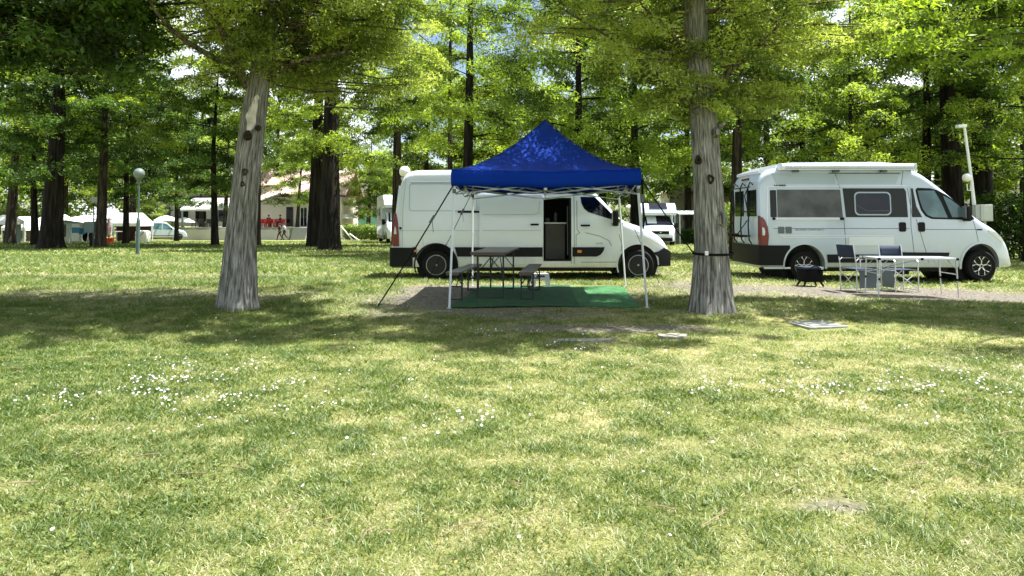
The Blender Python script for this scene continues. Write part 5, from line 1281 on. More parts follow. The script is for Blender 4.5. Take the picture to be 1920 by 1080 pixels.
def camp_chair(x, y, rz, label, pocket=True):
    g = gz(x, y) + .012; t = empty('camping_chair', (x, y, g), rz, label, 'chair', 'folding camping chairs with navy backs')
    W = .50; D = .44; sh = .44
    for sx in (-1, 1):
        xx = sx * W / 2
        m = MB(); m.tube([(xx, -D / 2, .0), (xx, -D / 2, .60), (xx, -D / 2 + .04, .635), (xx, D / 2 - .04, .635), (xx, D / 2, .60)], .0115, 8); m.tube([(xx, D / 2, .0), (xx, D / 2, .50), (xx, D / 2 + .07, .92)], .0115, 8)
        m.tube([(xx, -D / 2, .035), (xx, D / 2, .035)], .0095, 8); m.tube([(xx, -D / 2, sh - .02), (xx, D / 2, sh - .02)], .0095, 8); m.build('side_frame', M['alu'], t, True)
        MB().box((xx, -.0, .652), (.05, D - .10, .022), bev=.009).build('armrest', M['black'], t, True)
    for sy in (-1, 1):
        m = MB(); y_ = sy * D / 2
        m.tube([(-W / 2, y_, .05), (W / 2, y_, sh - .03)], .0095, 7); m.tube([(W / 2, y_, .05), (-W / 2, y_, sh - .03)], .0095, 7); m.build('cross_brace', M['alu'], t, True)
    m = MB(); m.box((0, 0, sh - .005), (W - .03, D - .02, .018), bev=.006); m.build('seat', M['navy'], t)
    m = MB(); vs = []
    for z, dy in ((.66, .0), (.74, .012), (.82, .02), (.90, .035)):
        for i in range(7): u = -1 + i / 3; vs.append((u * W / 2, D / 2 + .02 + (z - .5) * .16 + .02 * (1 - u * u), z))
    m.add(vs, [(j * 7 + i, j * 7 + i + 1, (j + 1) * 7 + i + 1, (j + 1) * 7 + i) for j in range(3) for i in range(6)]); o = m.build('backrest', M['navy'], t, True); s_ = o.modifiers.new('cloth', 'SOLIDIFY'); s_.thickness = .014
    if pocket:
        m = MB(); m.box((-W / 2 - .012, -.01, .25), (.012, D - .08, .34), bev=.004); m.build('side_pocket', M['greycloth'], t)
        m = MB(); m.box((-W / 2 - .02, .14, .655), (.006, .06, .09)); m.build('tag', M['white'], t)
    return t
camp_chair(6.74, 13.95, R(100), 'navy and grey camping chair at the left end of the aluminium table, turned sideways')
camp_chair(7.86, 14.55, R(8), 'navy backed camping chair behind the aluminium table, right of the sideways chair')
def camp_table():
    a, b = gp(1655, 562), gp(1790, 563); D = 13.05
    x0 = (1628 - 960) / 1340 * 13.7; cx = (1690 - 960) / 1340 * 13.4; g = gz(cx, 13.4) + .01
    t = empty('camping_table', (cx, 13.15, g), R(-6), 'long folding aluminium camping table with black corner joints, before the camper', 'table')
    L, W, H = 1.38, .68, .70
    m = MB()
    for k in range(11): m.box((0, -W / 2 + .035 + k * (W - .07) / 10, H), (L - .03, (W - .07) / 10 - .006, .012), bev=.002)
    m.build('table_top', M['tabletop'], t)
    m = MB()
    for s in (-1, 1): m.box((0, s * W / 2, H - .008), (L, .022, .036), bev=.004); m.box((s * L / 2, 0, H - .008), (.022, W, .036), bev=.004)
    m.build('top_frame', M['alu'], t)
    m = MB()
    for x in (-L / 2 + .02, .06, L / 2 - .03): m.box((x, -W / 2 - .004, H - .008), (.05, .026, .044), bev=.006)
    m.build('corner_joint', M['black'], t)
    for sx in (-1, 1):
        for sy in (-1, 1):
            x, y = sx * (L / 2 - .04), sy * (W / 2 - .03)
            m = MB(); m.tube([(x, y, H - .03), (x + sx * .015, y, .32)], .014, 8); m.tube([(x + sx * .013, y, .36), (x + sx * .03, y, 0)], .011, 8); l_ = m.build('leg', M['alu'], t, True)
            MB().tube([(x + sx * .013, y, .345), (x + sx * .015, y, .305)], .018, 8).build('clamp', M['black'], l_, True)
            m = MB(); m.tube([(x, y, H - .18), (x - sx * .14, y, H - .03)], .007, 6); m.build('corner_brace', M['alu'], t)
        x = sx * (L / 2 - .04)
        m = MB(); m.tube([(x, -W / 2 + .03, .42), (x, W / 2 - .03, .42)], .009, 6); m.build('crossbar', M['alu'], t)
    m = MB(); x0 = -L / 2 + .04
    m.tube([(x0, -W / 2 + .03, .42), (-.06, W / 2 - .03, H - .04)], .008, 6); m.tube([(x0, W / 2 - .03, .42), (-.06, -W / 2 + .03, H - .04)], .008, 6); m.build('cross_brace', M['alu'], t)
camp_table()
def bag():
    p = gp(1519, 537); t = empty('cool_bag', p, R(8), 'black boxy bag with a white tag on the gravel beside the camper rear wheel', 'bag')
    MB().box((0, 0, .235), (.42, .34, .28), bev=.05).build('bag_body', M['strap'], t, True)
    MB().box((0, -.005, .385), (.44, .36, .05), bev=.02).build('lid', M['navy'], t, True)
    m = MB(); m.tube([(-.12, -.17, .30), (-.12, -.20, .38), (-.05, -.2, .42), (.05, -.2, .42), (.12, -.2, .38), (.12, -.17, .30)], .012, 6); m.build('handle', M['strap'], t, True)
    for sx in (-1, 1):
        for sy in (-1, 1): MB().tube([(sx * .15, sy * .1, .13), (sx * .22, sy * .14, .0)], .022, 7).build('leg', M['black'], t)
    MB().box((.15, -.185, .38), (.08, .006, .045), bev=.002).build('tag', M['lampwhite'], t)
bag()
def slab(u, v, w_, d_, name, label, m_, rz=0, h=.05, irregular=0):
    p = gp(u, v); mb = MB()
    if irregular:
        poly = [(w_ / 2 * (1 + rnd.uniform(-irregular, irregular)) * math.cos(2 * PI * k / 11), d_ / 2 * (1 + rnd.uniform(-irregular, irregular)) * math.sin(2 * PI * k / 11)) for k in range(11)]
        mb.prism(poly, -h, h * .35 + .012, 'Z')
    else:
        mb.box((0, 0, -.005), (w_, d_, h * 1.6), bev=.012)
    o = mb.build(name, m_); o.location = p; o.rotation_euler = (0, 0, rz); tag(o, label, 'paving' if irregular else 'cover'); return o
s1 = slab(1531, 611, .56, .50, 'manhole_cover', 'pale square concrete cover set in the lawn before the camper', M['concrete'], R(12), .035)
MB().box((0, 0, .028), (.46, .40, .012), bev=.004).build('cover_plate', M['concrete'], s1)
slab(1262, 632, .36, .28, 'flagstone', 'small round pale stone in the sunlit lawn, left of the strapped trunk foot', M['stone'], 0, .03, .2)
slab(1092, 640, .62, .20, 'flagstone', 'long worn stone lying in the dark shade before the green mat', M['stone'], .1, .02, .25)

# ------------------------------------------------------------------ lamps, cabinets
def globe_lamp(p, h, label, rad=.2, mp='polegreen', mg='globeg'):
    t = empty('street_lamp', p, 0, label, 'street lamp', 'globe lamps of the site')
    m = MB(); m.tube([(0, 0, -.1), (0, 0, h * .42)], .07, 12); m.tube([(0, 0, h * .42), (0, 0, h * .46)], [.07, .04], 12); m.tube([(0, 0, h * .46), (.0, 0, h - .25)], .032, 10); m.build('post', M[mp], t, True)
    MB().lathe([(.06, h - .27), (.11, h - .2), (.12, h - .13), (.05, h - .12)], 16).build('collar', M[mp], t, True)
    MB().sphere((0, 0, h + .03), rad, 24, 16).build('globe', M[mg], t, True)
globe_lamp(gp(258, 477), 3.05, 'green lamp post with a grey globe, standing alone on the lawn before the silver car', .20)
globe_lamp(Vector((at(176, 382, 40).x, 40, gz(-23, 40))), 2.45, 'globe lamp beside the pale patchy trunk at left', .21, 'trimgrey', 'globe')
globe_lamp(Vector((at(759, 320, 21).x, 21, gz(-3, 21))), 2.70, 'white globe lamp rising behind the rear roof corner of the white van', .165, 'polegrey', 'globe')
globe_lamp(Vector((at(1180, 392, 34).x, 34, gz(5, 34))), 1.9, 'small globe lamp behind the van bonnet', .2, 'polegrey', 'globe')
def floodlight():
    D = 22.5; b = at(1832, 410, D); g = gz(b.x, D); top = at(1808, 238, D)
    t = empty('floodlight_pole', (b.x, D, g), 0, 'tall white pole with floodlight and a globe on a side arm, behind the camper nose', 'lamp post')
    o = Vector((b.x, D, g)); lo = at(1828, 400, D) - o
    m = MB(); m.tube([Vector((0.05, 0, -.1)), lo, at(1822, 340, D) - o, top - o], [.07, .06, .045, .04], 10); m.build('pole', M['white'], t, True)
    tp = top - o; hd = MB().box(tp + Vector((-.10, 0, .02)), (.28, .2, .10), ry=-.05, bev=.03).build('floodlight_head', M['white'], t, True)
    a, c = at(1823, 357, D) - o, at(1814, 357, D) - o; e = at(1813, 345, D) - o
    m = MB(); m.tube([a, c, e], .018, 8); m.tube([at(1820, 340, D) - o + Vector((.0, 0, 0)), at(1820, 357, D) - o], .014, 8); m.build('side_arm', M['white'], t)
    MB().sphere(at(1813, 333, D) - o, .135, 20, 14).build('globe', M['globe'], t, True)
    p = at(1847, 399, D - .35); p = Vector((p.x, D - .35, 0)); g2 = gz(p.x, p.y)
    c = empty('meter_cabinet', (p.x, p.y, g2), R(-8), 'white electric cabinet on a post at the foot of the floodlight pole', 'cabinet')
    zc = at(1847, 399, D - .35).z - g2
    MB().box((0, 0, zc), (.34, .26, .52), bev=.02).build('cabinet_box', M['cream'], c); MB().box((-.24, .02, zc + .02), (.14, .22, .46), bev=.01).build('side_box', M['polegrey'], c)
    MB().box((.02, -.135, zc), (.26, .012, .44), bev=.004).build('door', M['cream'], c); MB().tube([(0, .05, -.05), (0, .05, zc - .2)], .05, 8).build('post', M['polegrey'], c)
floodlight()
def green_cabinet():
    D = 36; b = at(170, 457, D); x = (170 - 960) / 1340 * D; g = gz(x, D)
    c = empty('post_cabinet', (x, D, g), R(10), 'grey green cabinet on a dark post between the far left trunk and the globe lamp', 'cabinet')
    MB().box((0, 0, 1.0), (.48, .3, .56), bev=.02).build('cabinet_box', M['boxgreen'], c); MB().box((.30, .04, 1.0), (.12, .3, .54), bev=.02).build('cabinet_side', M['trimgrey'], c)
    MB().box((0, -.155, 1.0), (.42, .012, .5), bev=.004).build('door', M['boxgreen'], c); MB().tube([(.05, 0, -.05), (.05, 0, .74)], .07, 8).build('post', M['bark_dark'], c)
green_cabinet()

# ------------------------------------------------------------------ tents at far left
def X(u, D): return (u - 960) / 1340 * D
def Zp(v, D): return at(960, v, D).z
def marquee(u0, u1, D, ve, vr, dep, label, walls='trimgrey', posts=3, hip=.35):
    x0, x1 = X(u0, D), X(u1, D); cx = (x0 + x1) / 2; g = gz(cx, D); ze, zr = Zp(ve, D) - g, Zp(vr, D) - g; h = (x1 - x0) / 2; d = dep / 2
    t = empty('marquee', (cx, D + d, g), 0, label, 'tent')
    hx = h * (1 - hip); m = MB(); m.add([(-h, -d, ze), (h, -d, ze), (h, d, ze), (-h, d, ze), (-hx, 0, zr), (hx, 0, zr)], [(0, 1, 5, 4), (2, 3, 4, 5), (0, 4, 3), (1, 2, 5)])
    o = m.build('roof', M['awnw'], t); s_ = o.modifiers.new('cloth', 'SOLIDIFY'); s_.thickness = .02
    m = MB(); m.add([(-h, -d, ze), (h, -d, ze), (h, d, ze), (-h, d, ze), (-h, -d, ze - .22), (h, -d, ze - .22), (h, d, ze - .22), (-h, d, ze - .22)], [(0, 1, 5, 4), (1, 2, 6, 5), (2, 3, 7, 6), (3, 0, 4, 7)])
    o = m.build('valance', M['awnw'], t); s_ = o.modifiers.new('cloth', 'SOLIDIFY'); s_.thickness = .015
    for i in range(posts):
        for y in (-d + .03, d - .03):
            x = -h + .05 + (2 * h - .1) * i / (posts - 1); MB().tube([(x, y, 0), (x, y, ze)], .035, 8).build('leg', M['alud'], t)
    MB().box((0, d - .15, ze / 2), (2 * h - .2, .03, ze - .05)).build('back_wall', M[walls], t)
    return t, h, d, ze
marquee(3, 49, 47, 426, 406, 2.6, 'left white pitched tent at the far left edge of the lawn', 'timber', 3)
marquee(189, 262, 48, 418, 399, 1.9, 'long white marquee between the pale trunk and the globe lamp, its front open', 'darkred', 4, .2)
marquee(60, 118, 55, 416, 402, 2, 'white tent glimpsed behind the broad dark trunk', 'awng', 3)
marquee(-20, 12, 42, 414, 403, 1.6, 'pale blue green tent corner at the left photo edge', 'boxgreen', 2)
def caravan():
    D = 46; x0, x1 = X(112, D), X(180, D); cx = (x0 + x1) / 2; g = gz(cx, D); W = x1 - x0
    t = empty('caravan', (cx, D + 1.2, g), 0, 'grey caravan with awning walls and a white roof sheet, behind the green cabinet', 'caravan')
    H = Zp(410, D) - g; m = MB(); m.prism([(-W / 2, .35), (-W / 2, H * .8), (-W / 2 + .3, H), (W / 2 - .2, H), (W / 2, H * .85), (W / 2, .35)], -1.0, 1.0, 'Y'); m.build('body', M['awng'], t)
    m = MB(); m.add([(-W / 2 - .2, -2.4, H - .18), (W / 2, -2.2, H - .28), (W / 2, 1.1, H + .18), (-W / 2 - .2, 1.1, H + .16), (-.2, -2.35, H - .05), (.3, 1.1, H + .3)], [(0, 4, 5, 3), (4, 1, 2, 5)]); o = m.build('roof_sheet', M['awnw'], t); o.modifiers.new('cloth', 'SOLIDIFY').thickness = .03
    m = MB(); m.box((-.1, -2.2, H * .42), (W - .3, .04, H * .78)); m.build('awning_wall', M['awng'], t)
    MB().box((-W * .2, -2.23, H * .5), (.75, .02, .8), bev=.02).build('window', M['glass'], t); MB().box((W * .22, -2.23, H * .42), (.5, .02, 1.1), bev=.02).build('door_panel', M['cream'], t)
    for sx in (-1, 1): MB().lathe([(.3, -.1), (.3, .1)], 18, c=(sx * .5, -.9, .3), axis='Y').build('wheel', M['tyre'], t)
caravan()
def small_stuff_left():
    D = 42
    x = X(150, D); g = gz(x, D); t = empty('drying_rack', (x, D, g), .3, 'clothes rack hung with bright blue cloths before the grey caravan', 'rack')
    m = MB()
    for s in (-1, 1): m.tube([(s * .45, -.3, 0), (s * .45, .3, .95)], .02, 5); m.tube([(s * .45, .3, 0), (s * .45, -.3, .95)], .02, 5)
    for y in (-.3, 0, .3): m.tube([(-.5, y, .95), (.5, y, .95)], .012, 5)
    m.build('frame', M['alu'], t); 
    for y, zz, x0_, w_ in ((-.3, .40, -.1, .45), (0, .5, .15, .35)):
        m = MB(); m.box((x0_, y, .96 - zz / 2 * .8), (w_, .03, zz * .8), bev=.01); m.build('cloth', M['bluecloth'], t)
    D = 45; x = X(205, D); g = gz(x, D)
    t = empty('parasol', (x, D, g), 0, 'folded patterned parasol standing at the marquee front', 'parasol'); m = MB(); m.lathe([(.02, .3), (.16, .5), (.12, 1.2), (.05, 1.55), (.01, 1.62)], 10); m.build('folded_cloth', mat('patterned_cloth', (.62, .55, .5), .8, coltwo=(.25, .08, .08), vscale=14), t); MB().tube([(0, 0, 0), (0, 0, 1.7)], .02, 6).build('pole', M['alu'], t)
    t = empty('flower_tub', (X(206, 44.3), 44.3, gz(x, 44)), 0, 'red plastic tub at the marquee front', 'tub'); MB().lathe([(.22, 0), (.3, .3), (.27, .3), (.2, .04)], 16).build('tub', M['redpl'], t, True)
    for i, (u, D_, lab, mt) in enumerate(((266, 46, 'white cover over a stack beside the marquee, left of the silver car', 'awnw'), (226, 45, 'small white side table at the marquee opening', 'white'))):
        x = X(u, D_); g = gz(x, D_); t = empty('covered_stack' if i == 0 else 'side_table', (x, D_, g), 0, lab, 'cover' if i == 0 else 'table')
        if i == 0: m = MB(); m.box((.1, 0, .4), (.8, .6, .8), bev=.16); m.build('cover_sheet', M[mt], t, True); MB().tube([(-.5, -.41, .1), (-.3, -.43, .7), (0, -.43, .3), (.4, -.42, .75)], .02, 5).build('cord', M['strap'], t)
        else: MB().box((0, 0, .7), (.7, .45, .04), bev=.01).build('table_top', M[mt], t); [MB().tube([(sx * .3, sy * .18, 0), (sx * .3, sy * .18, .69)], .02, 5).build('leg', M['alu'], t) for sx in (-1, 1) for sy in (-1, 1)]
small_stuff_left()
def pavilion():
    D = 60; x = X(315, D); g = gz(x, D)
    for (u, D, v, w_, lab) in ((312, 80, 413, 2.6, 'white parasol top above the silver car roof'), (346, 84, 416, 2.4, 'white parasol behind the slim dark trunk by the terrace'), (645, 84, 408, 3.2, 'large white parasol right of the twin dark trunks')):
        x = X(u, D); g = gz(x, D); z = Zp(v, D) - g; t = empty('parasol', (x, D, g), 0, lab, 'parasol')
        m = MB(); m.lathe([(w_ / 2, z - .1), (w_ / 2, z), (w_ * .28, z + .35), (.03, z + .55)], 10); m.build('canopy', M['awnw'], t); MB().tube([(0, 0, 0), (0, 0, z + .5)], .035, 6).build('pole', M['alu'], t)
pavilion()

# ------------------------------------------------------------------ restaurant and terrace
def restaurant():
    D = 78; g = gz(X(560, D), D); tz = Zp(426, D)          # terrace floor height (world)
    # raised terrace with a low wall, planter and steps
    x0, x1 = X(352, D), X(645, D)
    t = empty('terrace', ((x0 + x1) / 2, D - 2, g), 0, 'raised terrace with a low pale wall before the restaurant', 'terrace'); cx = (x0 + x1) / 2; hh = tz - g
    MB().box((0, 4.2, hh / 2 - .1), (x1 - x0, 12, hh + .2)).build('terrace_floor', M['concrete'], t)
    MB().box((X(460, D) - cx, -1.9, hh * .42), (X(560, D) - X(352, D), .22, hh * .84)).build('retaining_wall', M['wallp'], t)
    sx = X(574, D - 2) - cx
    for k in range(6): MB().box((sx, -1.88 - .34 * (5 - k) * .5, hh * (k + .5) / 6 - .0), (1.5, .36 + .0, hh / 6 - .01 + .0)).build('step', M['concrete'], t)
    o = Vector((0, 0, 0))
    # main building: side wall with lean-to roof dropping to the left, taller hall behind
    bx0, bx1 = X(458, D + 4), X(640, D + 4); bc = (bx0 + bx1) / 2; yb = D + 4
    b = empty('restaurant', (bc, yb, tz), 0, 'cream restaurant with a pale pink tiled roof beyond the left lawn', 'building')
    zE = Zp(369, yb) - tz; zL = Zp(392, yb) - tz; zT = Zp(322, yb + 6) - tz; H = (bx1 - bx0) / 2
    xa = X(515, yb) - bc
    m = MB(); m.prism([(-H, 0), (H, 0), (H, zE), (xa, zE), (-H, zL)], 0, 9, 'Y'); wl = m.build('wall', M['wall'], b)
    tile = mat('pink_roof_tiles', (.60, .40, .33), .85, coltwo=(.46, .33, .28), vscale=1.4, bump=.6, bscale=6)
    m = MB(); A = [(-H - 1.2, -.6, zL - .35), (xa + 1.9, 4.5, zT + .1), (xa + 1.9, 9, zT + .1), (-H - 1.2, 9, zL - .3)]
    # hipped roof: left slope, front slope
    rx, rt = xa + 2.6, zT + .05
    m.add([(-H - 1.1, -.5, zL - .12), (xa + .3, -.5, zE + .28), (H + .6, -.5, zE + .22), (H + .6, 4.8, rt), (rx, 4.8, rt), (-H - 1.1, 9.5, zL - .12), (H + .6, 9.8, zE + .2)], [(1, 2, 3, 4), (0, 1, 4, 5), (5, 4, 3, 6)]); o1 = m.build('roof', tile, b); o1.modifiers.new('t', 'SOLIDIFY').thickness = .14
    m = MB(); m.tube([(-H - 1.1, -.56, zL - .16), (xa + .3, -.56, zE + .22)], .13, 4); m.build('barge_board', M['wallp'], b); m = MB(); m.tube([(xa + .2, -.58, zE + .14), (H + .6, -.58, zE + .10)], .09, 4); m.build('gutter', M['winframe'], b)
    # upper roof with a dormer wall behind, left
    m = MB(); ux = X(520, yb + 8) - bc; uz0 = Zp(350, yb + 8) - tz; uz1 = Zp(322, yb + 8) - tz; m.prism([(ux - 5.5, 0), (ux + 2, 0), (ux + 2, uz0 + .5), (ux - 5.5, uz0 + .2)], 9.2, 12, 'Y'); m.build('rear_wall', M['wallp'], b)
    m = MB(); m.add([(ux - 6.5, 8.2, uz0), (ux + 2.6, 8.2, uz0 + .4), (ux + 2.6, 11, uz1 + .5), (ux - 3.5, 11, uz1 + .2), (ux - 6.5, 12, uz0)], [(0, 1, 2, 3), (0, 3, 4)]); o2 = m.build('upper_roof', tile, b); o2.modifiers.new('t', 'SOLIDIFY').thickness = .12
    def opening(u0, u1, v0, v1, nm, mt='glass', bars=1, yy=-.03):
        xa_, xb_ = X(u0, yb) - bc, X(u1, yb) - bc; za, zb_ = Zp(v1, yb) - tz, Zp(v0, yb) - tz
        f = MB().box(((xa_ + xb_) / 2, -.02, (za + zb_) / 2), (xb_ - xa_, .10, zb_ - za)).build(nm, M['winframe'] if mt == 'glass' else M['white'], b)
        w_ = (xb_ - xa_ - .1) / bars
        for k in range(bars): MB().box((xa_ + .05 + w_ * (k + .5), -.075, (za + zb_) / 2), (w_ - .06, .03, zb_ - za - .14)).build('pane', M['glass'], f)
    opening(537, 550, 388, 425, 'door'); opening(563, 577, 388, 425, 'glazed_door', 'white', 2); opening(600, 612, 388, 415, 'window')
    MB().box((X(530, yb) - bc, -.12, Zp(382, yb) - tz), (.2, .2, .12), bev=.03).build('wall_lamp', M['winframe'], b)
    # awnings over the left terrace
    for (u0, u1, v0, v1, D_, lab) in ((338, 402, 374, 392, 80, 'long white awning over the left part of the terrace'), (404, 462, 374, 390, 79, 'white awning beside the restaurant wall, behind the leaning trunk')):
        xa_, xb_ = X(u0, D_), X(u1, D_); t = empty('awning', ((xa_ + xb_) / 2, D_, tz), 0, lab, 'awning'); w_ = xb_ - xa_; zt_, zb_ = Zp(v0, D_) - tz, Zp(v1, D_) - tz
        m = MB(); m.add([(-w_ / 2, 0, zb_), (w_ / 2, 0, zb_), (w_ / 2, 3.2, zt_ + .25), (-w_ / 2, 3.2, zt_ + .25), (-w_ / 2, 0, zb_ - .22), (w_ / 2, 0, zb_ - .22)], [(0, 1, 2, 3), (0, 4, 5, 1)]); o3 = m.build('cloth', M['awnw'], t); o3.modifiers.new('t', 'SOLIDIFY').thickness = .03
        for k in (-1, 1): MB().box((k * (w_ / 2 - .2), .1, zb_ / 2), (.14, .14, zb_)).build('post', M['awng'], t)
    # pergola frame / flat roof line behind the awning
    t = empty('pavilion_building', (X(375, 90), 90, tz), 0, 'low building with a pink roof edge behind the long white awning', 'building'); zz = Zp(371, 90) - tz
    MB().box((0, 0, zz / 2 - .2), (9, 4, zz - .4)).build('wall', M['wallp'], t); MB().box((0, -.2, zz), (9.6, 5, .3)).build('roof_edge', M['winframe'], t); m = MB(); m.prism([(-4.9, zz + .15), (4.9, zz + .15), (3.4, zz + 1.2), (-3.4, zz + 1.2)], -2.3, 2.3, 'Y'); m.build('roof', tile, t)
    m = MB(); 
    for k in range(4): MB().box((-3.4 + k * 2.2, -2.02, zz * .42), (1.3, .06, zz * .5)).build('window', M['glass'], t)
    # hedge planter on the terrace edge
    hedge('planter_hedge', X(418, 76), X(560, 76), D - 3.6, tz - .75, .5, .62, 420, .13, 'leaf_far', 'low sunlit planting along the terrace wall under the red chairs')
    hedge('planter_hedge', X(352, 76), X(404, 76), D - 3.6, tz - .8, .5, .7, 260, .13, 'leaf_far', 'low sunlit planting along the terrace wall behind the slim dark trunks')
    return tz
TZ = restaurant()
def plastic_chair(x, y, z, rz, mt, label, group):
    t = empty('terrace_chair', (x, y, z), rz, label, 'chair', group)
    m = MB(); m.box((0, 0, .44), (.46, .44, .04), bev=.012); m.build('seat', M[mt], t); m = MB(); m.box((0, .22, .68), (.46, .04, .44), bev=.015); m.build('backrest', M[mt], t)
    for sx in (-1, 1):
        for sy in (-1, 1): m = MB(); m.box((sx * .19, sy * .18, .21), (.045, .045, .42)); m.build('leg', M[mt], t)
    return t
def person(loc, rz, pose, top, legs, label, scale=1.0, hair='hair'):
    """figure grown from a joint skeleton; clothing are children"""
    root = empty('person', loc, rz, label, 'person')
    P = {'walk': dict(hip=(0, 0, .93), chest=(0, -.04, 1.28), neck=(0, -.05, 1.46), head=(0, -.08, 1.60), crown=(0, -.07, 1.70),
                      sh=((-.19, -.03, 1.40), (.19, -.03, 1.40)), el=((-.24, .12, 1.14), (.24, -.16, 1.15)), ha=((-.22, .10, .90), (.22, -.34, .98)),
                      hj=((-.10, 0, .90), (.10, 0, .90)), kn=((-.11, -.24, .50), (.11, .10, .50)), an=((-.11, -.30, .09), (.11, .44, .16)), to=((-.11, -.45, .04), (.11, .36, .03))),
         'sit': dict(hip=(0, .05, .52), chest=(0, .03, .88), neck=(0, .0, 1.06), head=(0, -.03, 1.20), crown=(0, -.02, 1.30),
                     sh=((-.19, .01, 1.0), (.19, .01, 1.0)), el=((-.25, -.06, .76), (.25, -.06, .76)), ha=((-.16, -.28, .76), (.16, -.28, .76)),
                     hj=((-.10, .03, .52), (.10, .03, .52)), kn=((-.12, -.38, .52), (.12, -.38, .52)), an=((-.12, -.38, .10), (.12, -.38, .10)), to=((-.12, -.55, .05), (.12, -.55, .05)))}[pose]
    def skin(name, chains, mt, parent):
        vs, es, rs = [], [], []
        idx = {}
        def V(p, r):
            k = tuple(round(c, 4) for c in p)
            if k not in idx: idx[k] = len(vs); vs.append(tuple(c * scale for c in p)); rs.append(r * scale)
            return idx[k]
        for ch in chains:
            for (a, ra), (b, rb) in zip(ch, ch[1:]): es.append((V(a, ra), V(b, rb)))
        me = bpy.data.meshes.new(name); me.from_pydata(vs, es, []); o = bpy.data.objects.new('tmp', me); COL.objects.link(o)
        md = o.modifiers.new('s', 'SKIN'); md.use_smooth_shade = True
        for i, r in enumerate(rs): me.skin_vertices[0].data[i].radius = (r, r)
        me.skin_vertices[0].data[0].use_root = True
        ss = o.modifiers.new('ss', 'SUBSURF'); ss.levels = 1; ss.render_levels = 1
        dg = bpy.context.evaluated_depsgraph_get(); dg.update(); m2 = bpy.data.meshes.new_from_object(o.evaluated_get(dg)); bpy.data.objects.remove(o, do_unlink=True)
        return link_mesh(name, m2, mt, parent, True)
    ch = [[(P['hip'], .12), (P['chest'], .13), (P['neck'], .055), (P['head'], .09), (P['crown'], .075)]]
    for i in (0, 1):
        hnd = Vector(P['ha'][i]); d = (hnd - Vector(P['el'][i])).normalized()
        ch.append([(P['chest'], .13), (P['sh'][i], .06), (P['el'][i], .04), (P['ha'][i], .027), (tuple(hnd + d * .08), .03), (tuple(hnd + d * .15), .012)])
        ch.append([(P['hip'], .12), (P['hj'][i], .085), (P['kn'][i], .055), (P['an'][i], .038), (P['to'][i], .03)])
        side = -1 if i == 0 else 1
        for k in range(4): q = hnd + d * .08; ch.append([(tuple(q), .03), (tuple(q + d * .085 + Vector((side * .0, (k - 1.5) * .018, -.01))), .009)])
        ch.append([(tuple(hnd + d * .03), .026), (tuple(hnd + d * .07 + Vector((-side * .03, -.02, 0))), .010)])
    body = skin('body', ch, M['skin'], root)
    hd = Vector(P['head']); m = MB(); m.box((hd.x * scale, (hd.y - .095) * scale, (hd.z + .005) * scale), (.025 * scale, .03 * scale, .05 * scale), bev=.008); m.build('nose', M['skin'], body, True)
    skin('shirt', [[(tuple(Vector(P['hip']) + Vector((0, 0, .02))), .135), (P['chest'], .15), (tuple(Vector(P['neck']) - Vector((0, 0, .04))), .07)]] + [[(P['chest'], .15), (P['sh'][i], .075), (P['el'][i], .055)] for i in (0, 1)], M[top], root)
    skin('trousers', [[(P['hip'], .135), (P['hj'][i], .10), (P['kn'][i], .072), (P['an'][i], .055)] for i in (0, 1)], M[legs], root)
    m = MB(); c = P['crown']; m.sphere((c[0] * scale, (c[1] + .03) * scale, (c[2] - .03) * scale), .105 * scale, 14, 10, (1, 1.05, 1)); m.build('hair', M[hair], root, True)
    for i in (0, 1):
        a, b = Vector(P['an'][i]), Vector(P['to'][i]); m = MB(); m.tube([(a + Vector((0, .05, -.03))) * scale, (a.lerp(b, .5) + Vector((0, 0, -.02))) * scale, b * scale], [.05 * scale, .05 * scale, .035 * scale], 8); m.build('shoe', M['black'], root, True)
    return root
